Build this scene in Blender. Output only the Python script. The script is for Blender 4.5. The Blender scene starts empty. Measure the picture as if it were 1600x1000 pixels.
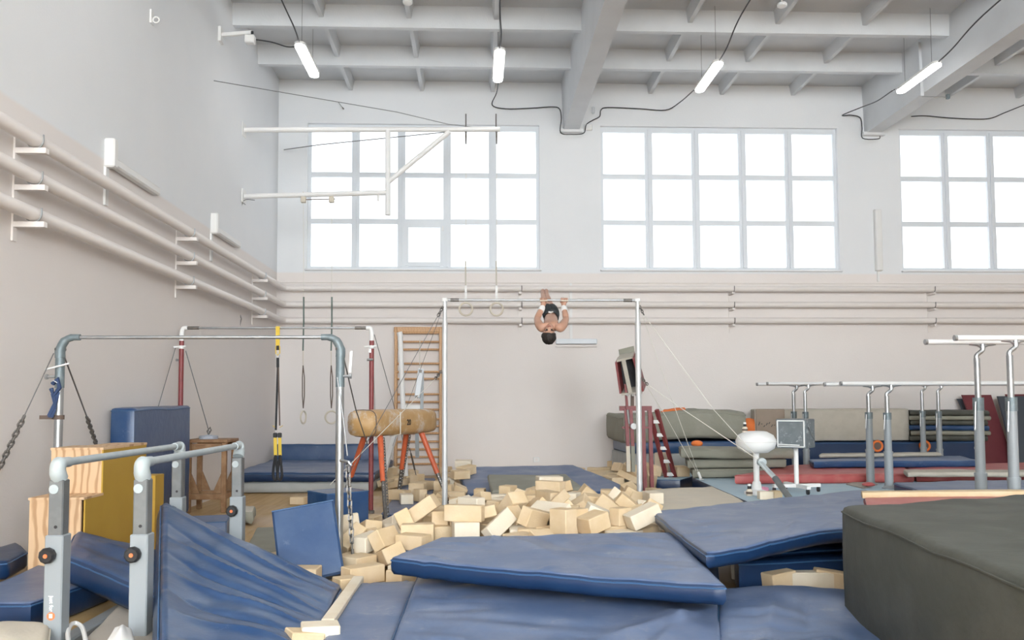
import bpy, bmesh, math, random
from mathutils import Vector, Matrix, noise
random.seed(7)
scene = bpy.context.scene
COL = scene.collection
R = math.radians

# ------------------------------------------------------------------ camera
F_PX, HC = 1300.0, 1.36
YAW, PITCH, ROLL = math.atan(55 / F_PX), math.atan(70 / F_PX), 0.004
SHIFT_PX = 60.0
cam_d = bpy.data.cameras.new('camera')
cam = bpy.data.objects.new('camera', cam_d)
COL.objects.link(cam)
scene.camera = cam
cam_d.sensor_width = 36.0
cam_d.lens = 36.0 * F_PX / 1600.0
cam_d.shift_y = SHIFT_PX / 1600.0
cam_d.clip_start, cam_d.clip_end = 0.05, 200
ROT = (Matrix.Rotation(-YAW, 3, 'Z') @ Matrix.Rotation(R(90) + PITCH, 3, 'X') @ Matrix.Rotation(-ROLL, 3, 'Z'))
CAMP = Vector((0, 0, HC))
cam.matrix_world = Matrix.Translation(CAMP) @ ROT.to_4x4()

def ray(px, py):
    return (ROT @ Vector(((px - 800) / F_PX, (500 - py + SHIFT_PX) / F_PX, -1))).normalized()
def PY(px, py, Y):
    d = ray(px, py); return CAMP + d * ((Y - CAMP.y) / d.y)
def PX(px, py, X):
    d = ray(px, py); return CAMP + d * ((X - CAMP.x) / d.x)
def PZ(px, py, z=0.0):
    d = ray(px, py); return CAMP + d * ((z - CAMP.z) / d.z)
def XP(px, Y, py=630): return PY(px, py, Y).x
def ZP(py, Y, px=800): return PY(px, py, Y).z

# ------------------------------------------------------------------ world, light, exposure
w = bpy.data.worlds.new('sky'); scene.world = w; w.use_nodes = True
w.node_tree.nodes['Background'].inputs[0].default_value = (0.80, 0.88, 1.0, 1)
w.node_tree.nodes['Background'].inputs[1].default_value = 1.0
scene.view_settings.view_transform = 'Standard'
scene.view_settings.look = 'None'
scene.view_settings.gamma = 1.0
scene.view_settings.use_curve_mapping = False
scene.view_settings.exposure = 0.18
PANE_GLOW = 0.88        # overcast side, seen
PANE_FILL = 21.0        # unseen rear panes, brightened to light the back wall
LAMP_GLOW = 9.0
try:
    scene.cycles.use_denoising = True
    scene.cycles.max_bounces = 6; scene.cycles.diffuse_bounces = 4; scene.cycles.glossy_bounces = 3
    scene.cycles.sample_clamp_indirect = 6.0
    scene.cycles.adaptive_threshold = 0.02
    scene.cycles.caustics_reflective = False; scene.cycles.caustics_refractive = False
except Exception:
    pass

# ------------------------------------------------------------------ materials
MATS = {}
def mat(name, col, rough=0.6, metal=0.0, var=None, vscale=6.0, vamt=0.5, bump=0.0, bscale=30.0, emit=0.0, spec=0.5,
        grain=None, speck=None, vdetail=4.0, coord='Object'):
    if name in MATS: return MATS[name]
    m = bpy.data.materials.new(name); m.use_nodes = True
    nt = m.node_tree; b = nt.nodes['Principled BSDF']
    b.inputs['Base Color'].default_value = (*col, 1)
    b.inputs['Roughness'].default_value = rough
    b.inputs['Metallic'].default_value = metal
    b.inputs['Specular IOR Level'].default_value = spec
    tc = nt.nodes.new('ShaderNodeTexCoord')
    src = tc.outputs[coord]
    cur = None
    if var:
        n = nt.nodes.new('ShaderNodeTexNoise'); n.inputs['Scale'].default_value = vscale; n.inputs['Detail'].default_value = vdetail
        nt.links.new(src, n.inputs['Vector'])
        r = nt.nodes.new('ShaderNodeMapRange'); r.inputs[1].default_value = 0.42; r.inputs[2].default_value = 0.68
        r.inputs[3].default_value = 0.0; r.inputs[4].default_value = vamt
        nt.links.new(n.outputs['Fac'], r.inputs[0])
        mx = nt.nodes.new('ShaderNodeMix'); mx.data_type = 'RGBA'
        mx.inputs[6].default_value = (*col, 1); mx.inputs[7].default_value = (*var, 1)
        nt.links.new(r.outputs[0], mx.inputs[0]); cur = mx.outputs[2]
    if grain:
        gcol, gscale, stretch, gamt = grain
        mp = nt.nodes.new('ShaderNodeMapping'); mp.inputs['Scale'].default_value = stretch
        nt.links.new(src, mp.inputs['Vector'])
        wv = nt.nodes.new('ShaderNodeTexWave'); wv.inputs['Scale'].default_value = gscale
        wv.inputs['Distortion'].default_value = 7.0; wv.inputs['Detail'].default_value = 3.0; wv.inputs['Detail Scale'].default_value = 1.2
        nt.links.new(mp.outputs[0], wv.inputs['Vector'])
        r = nt.nodes.new('ShaderNodeMapRange'); r.inputs[1].default_value = 0.55; r.inputs[2].default_value = 0.95
        r.inputs[4].default_value = gamt
        nt.links.new(wv.outputs['Fac'], r.inputs[0])
        mx = nt.nodes.new('ShaderNodeMix'); mx.data_type = 'RGBA'
        mx.inputs[6].default_value = (*col, 1); mx.inputs[7].default_value = (*gcol, 1)
        if cur: nt.links.new(cur, mx.inputs[6])
        nt.links.new(r.outputs[0], mx.inputs[0]); cur = mx.outputs[2]
    if speck:
        scol, sscale, samt, thr = speck
        n = nt.nodes.new('ShaderNodeTexNoise'); n.inputs['Scale'].default_value = sscale; n.inputs['Detail'].default_value = 8
        n.inputs['Roughness'].default_value = 0.75
        nt.links.new(src, n.inputs['Vector'])
        r = nt.nodes.new('ShaderNodeMapRange'); r.inputs[1].default_value = thr; r.inputs[2].default_value = thr + 0.1
        r.inputs[4].default_value = samt
        nt.links.new(n.outputs['Fac'], r.inputs[0])
        mx = nt.nodes.new('ShaderNodeMix'); mx.data_type = 'RGBA'
        mx.inputs[6].default_value = (*col, 1); mx.inputs[7].default_value = (*scol, 1)
        if cur: nt.links.new(cur, mx.inputs[6])
        nt.links.new(r.outputs[0], mx.inputs[0]); cur = mx.outputs[2]
    if cur: nt.links.new(cur, b.inputs['Base Color'])
    if bump:
        n = nt.nodes.new('ShaderNodeTexNoise'); n.inputs['Scale'].default_value = bscale; n.inputs['Detail'].default_value = 5
        nt.links.new(src, n.inputs['Vector'])
        bp = nt.nodes.new('ShaderNodeBump'); bp.inputs['Strength'].default_value = bump; bp.inputs['Distance'].default_value = 0.02
        nt.links.new(n.outputs['Fac'], bp.inputs['Height']); nt.links.new(bp.outputs[0], b.inputs['Normal'])
    if emit:
        b.inputs['Emission Color'].default_value = (*col, 1); b.inputs['Emission Strength'].default_value = emit
    MATS[name] = m
    return m

M_WHITE = mat('white_paint', (0.80, 0.80, 0.80), 0.75, var=(0.74, 0.75, 0.76), vscale=1.2, vamt=0.6, bump=0.08, bscale=60)
M_TRIMW = mat('white_trim', (0.80, 0.79, 0.77), 0.5)
M_CEIL = mat('ceiling_paint', (0.66, 0.675, 0.69), 0.8, var=(0.59, 0.605, 0.62), vscale=2.0, vamt=0.5, bump=0.1, bscale=40)
M_PIPE = mat('cream_pipe_paint', (0.79, 0.735, 0.695), 0.45)
M_FRAME = mat('grey_window_frame', (0.74, 0.77, 0.80), 0.5)
M_PANE = mat('frosted_daylight_pane', (0.93, 0.965, 1.0), 0.4, emit=PANE_GLOW)
M_PANE_FILL = mat('frosted_rear_fill_pane', (0.91, 0.965, 1.0), 0.4, emit=PANE_FILL)
M_LAMP = mat('lit_lamp_diffuser', (1.0, 1.0, 1.0), 0.4, emit=LAMP_GLOW)
M_CABLE = mat('black_cable', (0.03, 0.03, 0.035), 0.5)
M_WIRE = mat('steel_wire', (0.22, 0.22, 0.22), 0.4, 0.7)
M_ROPEW = mat('pale_rope', (0.72, 0.69, 0.62), 0.8)
M_STEEL = mat('brushed_steel', (0.46, 0.475, 0.485), 0.36, 0.85, var=(0.34, 0.355, 0.37), vscale=9, vamt=0.6)
M_STEELD = mat('worn_dark_steel', (0.16, 0.15, 0.14), 0.45, 0.7, var=(0.30, 0.27, 0.24), vscale=30)
M_GALV = mat('blue_grey_casting', (0.16, 0.20, 0.215), 0.5, 0.3, var=(0.24, 0.275, 0.285), vscale=25)
M_PBAR = mat('grey_bar_enamel', (0.40, 0.45, 0.46), 0.45, var=(0.52, 0.55, 0.55), vscale=14)
M_PPOST = mat('grey_post_steel', (0.17, 0.18, 0.185), 0.4, 0.4, var=(0.25, 0.26, 0.26), vscale=10)
M_PSLEEVE = mat('pale_grey_sleeve', (0.29, 0.315, 0.33), 0.4)
M_HPOST = mat('pale_steel_post', (0.62, 0.63, 0.63), 0.4, 0.3, var=(0.70, 0.70, 0.69), vscale=8)
M_RED = mat('dark_red_enamel', (0.23, 0.045, 0.045), 0.45, var=(0.16, 0.03, 0.035), vscale=12)
M_ORANGE = mat('orange_red_enamel', (0.62, 0.13, 0.05), 0.42, var=(0.50, 0.10, 0.045), vscale=18)
M_BLUE = mat('blue_vinyl', (0.018, 0.058, 0.155), 0.31, var=(0.050, 0.095, 0.19), vscale=3.5, vamt=0.75, bump=0.18, bscale=9,
             speck=((0.20, 0.24, 0.32), 5.0, 0.45, 0.60))
M_BLUEG = mat('dusty_sheen_blue_vinyl', (0.085, 0.135, 0.255), 0.40, var=(0.165, 0.205, 0.31), vscale=3.0, vamt=0.8, bump=0.16, bscale=8,
              speck=((0.30, 0.32, 0.37), 4.0, 0.5, 0.58))  # chalk dust on top faces, with their sheen also put into the colour
M_BLUED = mat('shaded_deep_blue_vinyl', (0.007, 0.026, 0.078), 0.34, var=(0.013, 0.041, 0.105), vscale=4, bump=0.12, bscale=10)  # mostly mat sides, their shade put into this darker blue
M_SEAM = mat('blue_piping', (0.035, 0.10, 0.22), 0.45)
M_GREEN = mat('olive_canvas', (0.070, 0.073, 0.060), 0.8, var=(0.095, 0.097, 0.083), vscale=3.5, vamt=0.8, bump=0.25, bscale=14,
              speck=((0.25, 0.25, 0.23), 3.2, 0.35, 0.63))
M_GREENL = mat('grey_green_canvas', (0.27, 0.265, 0.215), 0.8, var=(0.34, 0.33, 0.28), vscale=3.5, bump=0.25, bscale=14,
               speck=((0.52, 0.51, 0.47), 5.0, 0.4, 0.62))
M_BEIGE = mat('beige_canvas', (0.50, 0.46, 0.39), 0.85, var=(0.42, 0.385, 0.32), vscale=7, bump=0.2, bscale=60)
M_CREAM = mat('cream_canvas', (0.66, 0.59, 0.48), 0.85, var=(0.58, 0.53, 0.45), vscale=5, bump=0.15, bscale=40)
M_TAUPE = mat('taupe_canvas', (0.40, 0.36, 0.31), 0.85, var=(0.33, 0.30, 0.26), vscale=4, bump=0.2, bscale=20)
M_REDMAT = mat('red_vinyl', (0.42, 0.085, 0.08), 0.45, var=(0.50, 0.17, 0.15), vscale=5, vamt=0.7, bump=0.1)
M_LBLUE = mat('pale_blue_carpet', (0.42, 0.55, 0.63), 0.9, var=(0.50, 0.61, 0.67), vscale=5, vamt=0.6)
M_GREYBASE = mat('grey_mat_cover', (0.42, 0.43, 0.42), 0.6, var=(0.34, 0.35, 0.35), vscale=5)
M_FOAM = mat('foam_block', (0.68, 0.51, 0.31), 0.95, var=(0.76, 0.61, 0.42), vscale=5, vamt=0.8, bump=0.15, bscale=80, coord='Object')
M_FOAMW = mat('pale_foam_block', (0.79, 0.70, 0.56), 0.95, var=(0.73, 0.61, 0.45), vscale=5, vamt=0.8, bump=0.15, bscale=80)
M_WOOD = mat('honey_wood', (0.58, 0.34, 0.17), 0.5, grain=((0.44, 0.23, 0.10), 6, (1, 1, 8), 0.5))
M_PLY = mat('plywood', (0.66, 0.45, 0.27), 0.6, grain=((0.38, 0.20, 0.09), 3.2, (1.6, 1.6, 0.45), 0.75))
M_BROWNW = mat('worn_brown_wood', (0.24, 0.125, 0.055), 0.6, var=(0.36, 0.21, 0.11), vscale=12, vamt=0.8)
M_MUSTARD = mat('mustard_paint', (0.50, 0.30, 0.035), 0.55, var=(0.44, 0.26, 0.03), vscale=3)
M_LEATHER = mat('tan_leather', (0.50, 0.30, 0.12), 0.5, var=(0.60, 0.40, 0.21), vscale=6, vamt=0.7,
                speck=((0.62, 0.58, 0.53), 3.0, 0.75, 0.52), bump=0.1)
M_BLACK = mat('black_plastic', (0.015, 0.015, 0.017), 0.45)
M_YELLOW = mat('yellow_webbing', (0.72, 0.50, 0.06), 0.7)
M_BWEB = mat('black_webbing', (0.022, 0.022, 0.025), 0.8)
M_BROWNWEB = mat('brown_webbing', (0.14, 0.10, 0.08), 0.8)
M_GREENROPE = mat('grey_green_rope', (0.13, 0.17, 0.15), 0.8)
M_BLUEWEB = mat('navy_webbing', (0.03, 0.055, 0.13), 0.8)
M_SKIN = mat('skin', (0.52, 0.29, 0.20), 0.5, var=(0.46, 0.25, 0.17), vscale=12)
M_SHORTS = mat('black_shorts', (0.018, 0.024, 0.028), 0.8, var=(0.03, 0.04, 0.045), vscale=20)
M_HAIR = mat('dark_hair', (0.018, 0.013, 0.010), 0.6, bump=0.6, bscale=60)
M_TAPE = mat('white_wrist_wrap', (0.78, 0.77, 0.75), 0.85)
M_CHALK = mat('white_chalk_enamel', (0.80, 0.80, 0.79), 0.6)
M_CHALKBOX = mat('chalky_grey_metal', (0.13, 0.15, 0.16), 0.6, speck=((0.60, 0.62, 0.62), 9.0, 0.8, 0.56), var=(0.20, 0.22, 0.23), vscale=8)
M_ORCLOTH = mat('orange_cloth', (0.80, 0.20, 0.045), 0.75)
M_BROWNBOX = mat('brown_canvas', (0.33, 0.26, 0.205), 0.8, var=(0.28, 0.22, 0.17), vscale=6)
M_MAROON = mat('maroon_board', (0.15, 0.028, 0.035), 0.6, var=(0.19, 0.04, 0.045), vscale=4)
M_DARKBOARD = mat('charcoal_board', (0.055, 0.065, 0.08), 0.6)
M_RUBBER = mat('grey_plate', (0.36, 0.38, 0.43), 0.5)
M_STICK_W = mat('white_print', (0.85, 0.85, 0.85), 0.5)
M_STICK_O = mat('orange_print', (0.75, 0.20, 0.07), 0.5)

# two-tone wall: cream below the paint line, white above (in world height)
def two_tone(name, zline):
    m = bpy.data.materials.new(name); m.use_nodes = True
    nt = m.node_tree; b = nt.nodes['Principled BSDF']; b.inputs['Roughness'].default_value = 0.75
    g = nt.nodes.new('ShaderNodeNewGeometry'); sx = nt.nodes.new('ShaderNodeSeparateXYZ')
    nt.links.new(g.outputs['Position'], sx.inputs[0])
    r = nt.nodes.new('ShaderNodeMapRange'); r.inputs[1].default_value = zline - 0.02; r.inputs[2].default_value = zline + 0.02
    nt.links.new(sx.outputs[2], r.inputs[0])
    n = nt.nodes.new('ShaderNodeTexNoise'); n.inputs['Scale'].default_value = 1.4; n.inputs['Detail'].default_value = 6
    nt.links.new(g.outputs['Position'], n.inputs['Vector'])
    c1 = nt.nodes.new('ShaderNodeMix'); c1.data_type = 'RGBA'
    c1.inputs[6].default_value = (0.82, 0.765, 0.73, 1); c1.inputs[7].default_value = (0.78, 0.725, 0.69, 1)
    c2 = nt.nodes.new('ShaderNodeMix'); c2.data_type = 'RGBA'
    c2.inputs[6].default_value = (0.82, 0.825, 0.83, 1); c2.inputs[7].default_value = (0.76, 0.775, 0.79, 1)
    nt.links.new(n.outputs['Fac'], c1.inputs[0]); nt.links.new(n.outputs['Fac'], c2.inputs[0])
    mx = nt.nodes.new('ShaderNodeMix'); mx.data_type = 'RGBA'
    nt.links.new(r.outputs[0], mx.inputs[0]); nt.links.new(c1.outputs[2], mx.inputs[6]); nt.links.new(c2.outputs[2], mx.inputs[7])
    nt.links.new(mx.outputs[2], b.inputs['Base Color'])
    n2 = nt.nodes.new('ShaderNodeTexNoise'); n2.inputs['Scale'].default_value = 45; n2.inputs['Detail'].default_value = 3
    nt.links.new(g.outputs['Position'], n2.inputs['Vector'])
    bp = nt.nodes.new('ShaderNodeBump'); bp.inputs['Strength'].default_value = 0.08; bp.inputs['Distance'].default_value = 0.02
    nt.links.new(n2.outputs['Fac'], bp.inputs['Height']); nt.links.new(bp.outputs[0], b.inputs['Normal'])
    return m

# ------------------------------------------------------------------ mesh building
class MB:
    def __init__(s): s.v = []; s.f = []
    def add(s, vs, fs):
        o = len(s.v); s.v += [Vector(p) for p in vs]; s.f += [tuple(i + o for i in f) for f in fs]; return s
    def hexa(s, c8):
        return s.add(c8, [(0, 3, 2, 1), (4, 5, 6, 7), (0, 1, 5, 4), (1, 2, 6, 5), (2, 3, 7, 6), (3, 0, 4, 7)])
    def box(s, c, size, rot=None, bev=0.0):
        c = Vector(c); h = Vector(size) * 0.5; M = rot if rot is not None else Matrix.Identity(3)
        if bev <= 0:
            pts = [(-1, -1, -1), (1, -1, -1), (1, 1, -1), (-1, 1, -1), (-1, -1, 1), (1, -1, 1), (1, 1, 1), (-1, 1, 1)]
            return s.hexa([c + M @ Vector((p[0] * h.x, p[1] * h.y, p[2] * h.z)) for p in pts])
        b = min(bev, min(h) * 0.95)
        vs = []; idx = {}
        for sx in (-1, 1):
            for sy in (-1, 1):
                for sz in (-1, 1):
                    for ax in range(3):
                        q = Vector((sx * h.x, sy * h.y, sz * h.z))
                        for k, sg in enumerate((sx, sy, sz)):
                            if k != ax: q[k] -= sg * b
                        idx[(sx, sy, sz, ax)] = len(vs); vs.append(c + M @ q)
        fs = []
        for ax in range(3):
            a, b2 = [k for k in range(3) if k != ax]
            for sg in (-1, 1):
                loop = []
                for (i, j) in ((-1, -1), (1, -1), (1, 1), (-1, 1)):
                    t = [0, 0, 0]; t[ax] = sg; t[a] = i; t[b2] = j
                    loop.append(idx[(*t, ax)])
                if (sg > 0) == (ax == 1): loop.reverse()
                fs.append(loop)
        for ax in range(3):      # edges parallel to ax
            a, b2 = [k for k in range(3) if k != ax]
            for i in (-1, 1):
                for j in (-1, 1):
                    t0 = [0, 0, 0]; t0[a] = i; t0[b2] = j; t1 = list(t0); t0[ax] = -1; t1[ax] = 1
                    fs.append([idx[(*t0, a)], idx[(*t1, a)], idx[(*t1, b2)], idx[(*t0, b2)]])
        for sx in (-1, 1):
            for sy in (-1, 1):
                for sz in (-1, 1):
                    fs.append([idx[(sx, sy, sz, 0)], idx[(sx, sy, sz, 1)], idx[(sx, sy, sz, 2)]])
        return s.add(vs, fs)
    def beam(s, p0, p1, wx, wy, up=(0, 0, 1), bev=0.0):
        p0 = Vector(p0); p1 = Vector(p1); d = p1 - p0; z = d.normalized(); u = Vector(up)
        if abs(z.dot(u)) > 0.98: u = Vector((0, 1, 0))
        x = u.cross(z).normalized(); y = z.cross(x)
        return s.box((p0 + p1) / 2, (wx, wy, d.length), Matrix((x, y, z)).transposed(), bev)
    def ring(s, c, x, y, r, n):
        return [c + x * (r * math.cos(2 * math.pi * i / n)) + y * (r * math.sin(2 * math.pi * i / n)) for i in range(n)]
    def tube(s, path, r, n=8, cap=True):
        path = [Vector(p) for p in path]; rs = r if isinstance(r, (list, tuple)) else [r] * len(path)
        o = len(s.v); px = None
        for i, p in enumerate(path):
            t = (path[min(i + 1, len(path) - 1)] - path[max(i - 1, 0)]).normalized()
            if px is None:
                a = Vector((0, 0, 1)) if abs(t.z) < 0.9 else Vector((1, 0, 0))
                px = a.cross(t).normalized()
            px = (px - t * px.dot(t)).normalized(); py = t.cross(px)
            s.v += s.ring(p, px, py, rs[i], n)
        for i in range(len(path) - 1):
            for k in range(n):
                a = o + i * n + k; b = o + i * n + (k + 1) % n
                s.f.append((a, b, b + n, a + n))
        if cap:
            s.f.append(tuple(o + k for k in reversed(range(n)))); e = o + (len(path) - 1) * n
            s.f.append(tuple(e + k for k in range(n)))
        return s
    def loop_tube(s, path, r, n=6):
        path = [Vector(p) for p in path]; m = len(path); o = len(s.v)
        nrm = sum(((path[i] - path[0]).cross(path[(i + 1) % m] - path[0]) for i in range(m)), Vector()).normalized()
        for i, p in enumerate(path):
            t = (path[(i + 1) % m] - path[i - 1]).normalized(); x = nrm.cross(t)
            if x.length < 1e-5: x = t.orthogonal()
            x.normalize(); y = t.cross(x)
            s.v += s.ring(p, x, y, r, n)
        for i in range(m):
            for k in range(n):
                a = o + i * n + k; b = o + i * n + (k + 1) % n; j = ((i + 1) % m) * n
                s.f.append((a, b, o + j + (k + 1) % n, o + j + k))
        return s
    def cyl(s, p0, p1, r0, r1=None, n=12):
        return s.tube([p0, p1], [r0, r0 if r1 is None else r1], n)
    def lathe(s, c, prof, n=20, axis=(0, 0, 1)):
        z = Vector(axis).normalized(); x = z.orthogonal().normalized(); y = z.cross(x); c = Vector(c); o = len(s.v)
        for (r, h) in prof: s.v += s.ring(c + z * h, x, y, max(r, 1e-4), n)
        for i in range(len(prof) - 1):
            for k in range(n):
                a = o + i * n + k; b = o + i * n + (k + 1) % n
                s.f.append((a, b, b + n, a + n))
        s.f.append(tuple(o + k for k in reversed(range(n)))); e = o + (len(prof) - 1) * n
        s.f.append(tuple(e + k for k in range(n)))
        return s
    def prism(s, poly, d):
        """polygon (list of 3d points) extruded by vector d"""
        n = len(poly); d = Vector(d); p = [Vector(q) for q in poly]
        fs = [tuple(reversed(range(n))), tuple(range(n, 2 * n))] + [(i, (i + 1) % n, n + (i + 1) % n, n + i) for i in range(n)]
        return s.add(p + [q + d for q in p], fs)
    def chain(s, p0, p1, link=0.045, r=0.0055):
        p0 = Vector(p0); p1 = Vector(p1); d = p1 - p0; n = max(2, int(d.length / (link * 0.72))); z = d.normalized()
        a = z.orthogonal().normalized(); b = z.cross(a)
        for i in range(n):
            c = p0 + d * ((i + 0.5) / n); w = a if i % 2 else b; L = link * 0.5; W = link * 0.27
            pts = [c + z * ((L - W) * (1 if math.sin(t) > 0 else -1) + W * math.sin(t)) + w * (W * math.cos(t))
                   for t in [k * math.pi / 4 + 0.01 for k in range(8)]]
            s.loop_tube(pts, r, 4)
        return s
    def build(s, name, material, parent=None, smooth=False, sub=0):
        vs = s.v
        if parent is None:
            lo = Vector((min(v.x for v in vs), min(v.y for v in vs), min(v.z for v in vs)))
            hi = Vector((max(v.x for v in vs), max(v.y for v in vs), max(v.z for v in vs)))
            org = Vector(((lo.x + hi.x) / 2, (lo.y + hi.y) / 2, lo.z))
        else:
            org = Vector(); q = parent
            while q is not None: org = org + q.location; q = q.parent
        me = bpy.data.meshes.new(name)
        me.from_pydata([v - org for v in vs], [], s.f)
        bm = bmesh.new(); bm.from_mesh(me); bmesh.ops.recalc_face_normals(bm, faces=bm.faces); bm.to_mesh(me); bm.free()
        if smooth:
            me.polygons.foreach_set('use_smooth', [True] * len(me.polygons))
            if smooth != 'all':
                try: me.set_sharp_from_angle(angle=R(40))
                except Exception: pass
        ob = bpy.data.objects.new(name, me); COL.objects.link(ob)
        if material: me.materials.append(material)
        if parent is None: ob.location = org
        else: ob.parent = parent
        if sub:
            md = ob.modifiers.new('smooth', 'SUBSURF'); md.levels = sub; md.render_levels = sub
        return ob

def tag(o, label=None, cat=None, group=None, kind=None):
    if label: o['label'] = label
    if cat: o['category'] = cat
    if group: o['group'] = group
    if kind: o['kind'] = kind
    return o
def thing(name, loc, label, cat, group=None):
    e = bpy.data.objects.new(name, None); COL.objects.link(e); e.location = Vector(loc); e.empty_display_size = 0.2
    return tag(e, label, cat, group)
def curve(pts, n=8):
    """smooth path through points (Catmull-Rom)"""
    P = [Vector(p) for p in pts]; out = []
    for i in range(len(P) - 1):
        a = P[max(i - 1, 0)]; b = P[i]; c = P[i + 1]; d = P[min(i + 2, len(P) - 1)]
        for k in range(n):
            t = k / n
            out.append(0.5 * ((2 * b) + (c - a) * t + (2 * a - 5 * b + 4 * c - d) * t * t + (3 * b - a - 3 * c + d) * t ** 3))
    out.append(P[-1]); return out

# ================================================================== THE ROOM
D = 15.9
XL = -3.80
XR, YR = 16.0, -8.0
ZC = ZP(124, D, 434)          # underside of the ceiling slab
ZLINE = ZP(427, D, 880)       # paint line
WT = 0.30
def struct(o): return tag(o, kind='structure')

M_WALL = two_tone('two_tone_wall_paint', ZLINE)
# floor: worn boards
fm = bpy.data.materials.new('worn_board_floor'); fm.use_nodes = True
nt = fm.node_tree; b = nt.nodes['Principled BSDF']; b.inputs['Roughness'].default_value = 0.55
tc = nt.nodes.new('ShaderNodeTexCoord'); mp = nt.nodes.new('ShaderNodeMapping'); mp.inputs['Scale'].default_value = (9, 0.6, 1)
nt.links.new(tc.outputs['Object'], mp.inputs['Vector'])
n1 = nt.nodes.new('ShaderNodeTexNoise'); n1.inputs['Scale'].default_value = 1.6; n1.inputs['Detail'].default_value = 6
nt.links.new(mp.outputs[0], n1.inputs['Vector'])
cr = nt.nodes.new('ShaderNodeValToRGB')
cr.color_ramp.elements[0].position = 0.3; cr.color_ramp.elements[0].color = (0.42, 0.26, 0.10, 1)
cr.color_ramp.elements[1].position = 0.7; cr.color_ramp.elements[1].color = (0.56, 0.38, 0.17, 1)
nt.links.new(n1.outputs['Fac'], cr.inputs[0])
n2 = nt.nodes.new('ShaderNodeTexNoise'); n2.inputs['Scale'].default_value = 0.55; n2.inputs['Detail'].default_value = 5
nt.links.new(tc.outputs['Object'], n2.inputs['Vector'])
r2 = nt.nodes.new('ShaderNodeMapRange'); r2.inputs[1].default_value = 0.5; r2.inputs[2].default_value = 0.65; r2.inputs[4].default_value = 0.55
nt.links.new(n2.outputs['Fac'], r2.inputs[0])
mx = nt.nodes.new('ShaderNodeMix'); mx.data_type = 'RGBA'; mx.inputs[7].default_value = (0.66, 0.56, 0.47, 1)
nt.links.new(cr.outputs[0], mx.inputs[6]); nt.links.new(r2.outputs[0], mx.inputs[0]); nt.links.new(mx.outputs[2], b.inputs['Base Color'])
floor = struct(MB().box(((XL + XR) / 2, (D + YR) / 2, -0.10), (XR - XL + 1, D - YR + 1, 0.2)).build('floor', fm))
for k in range(60):                     # board joints of the strip seen at the left
    pass
# windows: openings measured on the back wall
WZ0, WZ1 = ZP(421, D, 880), ZP(196, D, 880)
WINX = [(XP(480, D, 300), XP(843, D, 300)), (XP(939, D, 300), XP(1310, D, 300))]
ww = WINX[1][1] - WINX[1][0]
WINX.append((XP(1407, D, 300), XP(1407, D, 300) + ww))
WINX.append((WINX[2][0] + (WINX[2][0] - WINX[1][0]), WINX[2][0] + (WINX[2][0] - WINX[1][0]) + ww))
wb = MB()
xs = [XL - WT]
for (a, c) in WINX: xs += [a, c]
xs.append(XR + WT)
for i in range(0, len(xs), 2): wb.box(((xs[i] + xs[i + 1]) / 2, D + WT / 2, ZC / 2), (xs[i + 1] - xs[i], WT, ZC))
for (a, c) in WINX:
    wb.box(((a + c) / 2, D + WT / 2, WZ0 / 2), (c - a, WT, WZ0))
    wb.box(((a + c) / 2, D + WT / 2, (WZ1 + ZC) / 2), (c - a, WT, ZC - WZ1))
struct(wb.build('wall_back', M_WALL))
struct(MB().box((XL - WT / 2, (D + YR) / 2, ZC / 2), (WT, D - YR, ZC)).build('wall_left', M_WALL))
struct(MB().box((XR + WT / 2, (D + YR) / 2, ZC / 2), (WT, D - YR, ZC)).build('wall_right', M_WALL))
RZ0 = 1.3                # rear windows lowered so more light reaches the low back wall
rwb = MB()
xs = xs[:4] + [xs[4], XR + WT]
for i in range(0, len(xs), 2): rwb.box(((xs[i] + xs[i + 1]) / 2, YR - WT / 2, ZC / 2), (xs[i + 1] - xs[i], WT, ZC))
for (a, c) in WINX[:2]:
    rwb.box(((a + c) / 2, YR - WT / 2, RZ0 / 2), (c - a, WT, RZ0))
    rwb.box(((a + c) / 2, YR - WT / 2, (WZ1 + ZC) / 2), (c - a, WT, ZC - WZ1))
struct(rwb.build('wall_rear', M_WALL))

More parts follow.
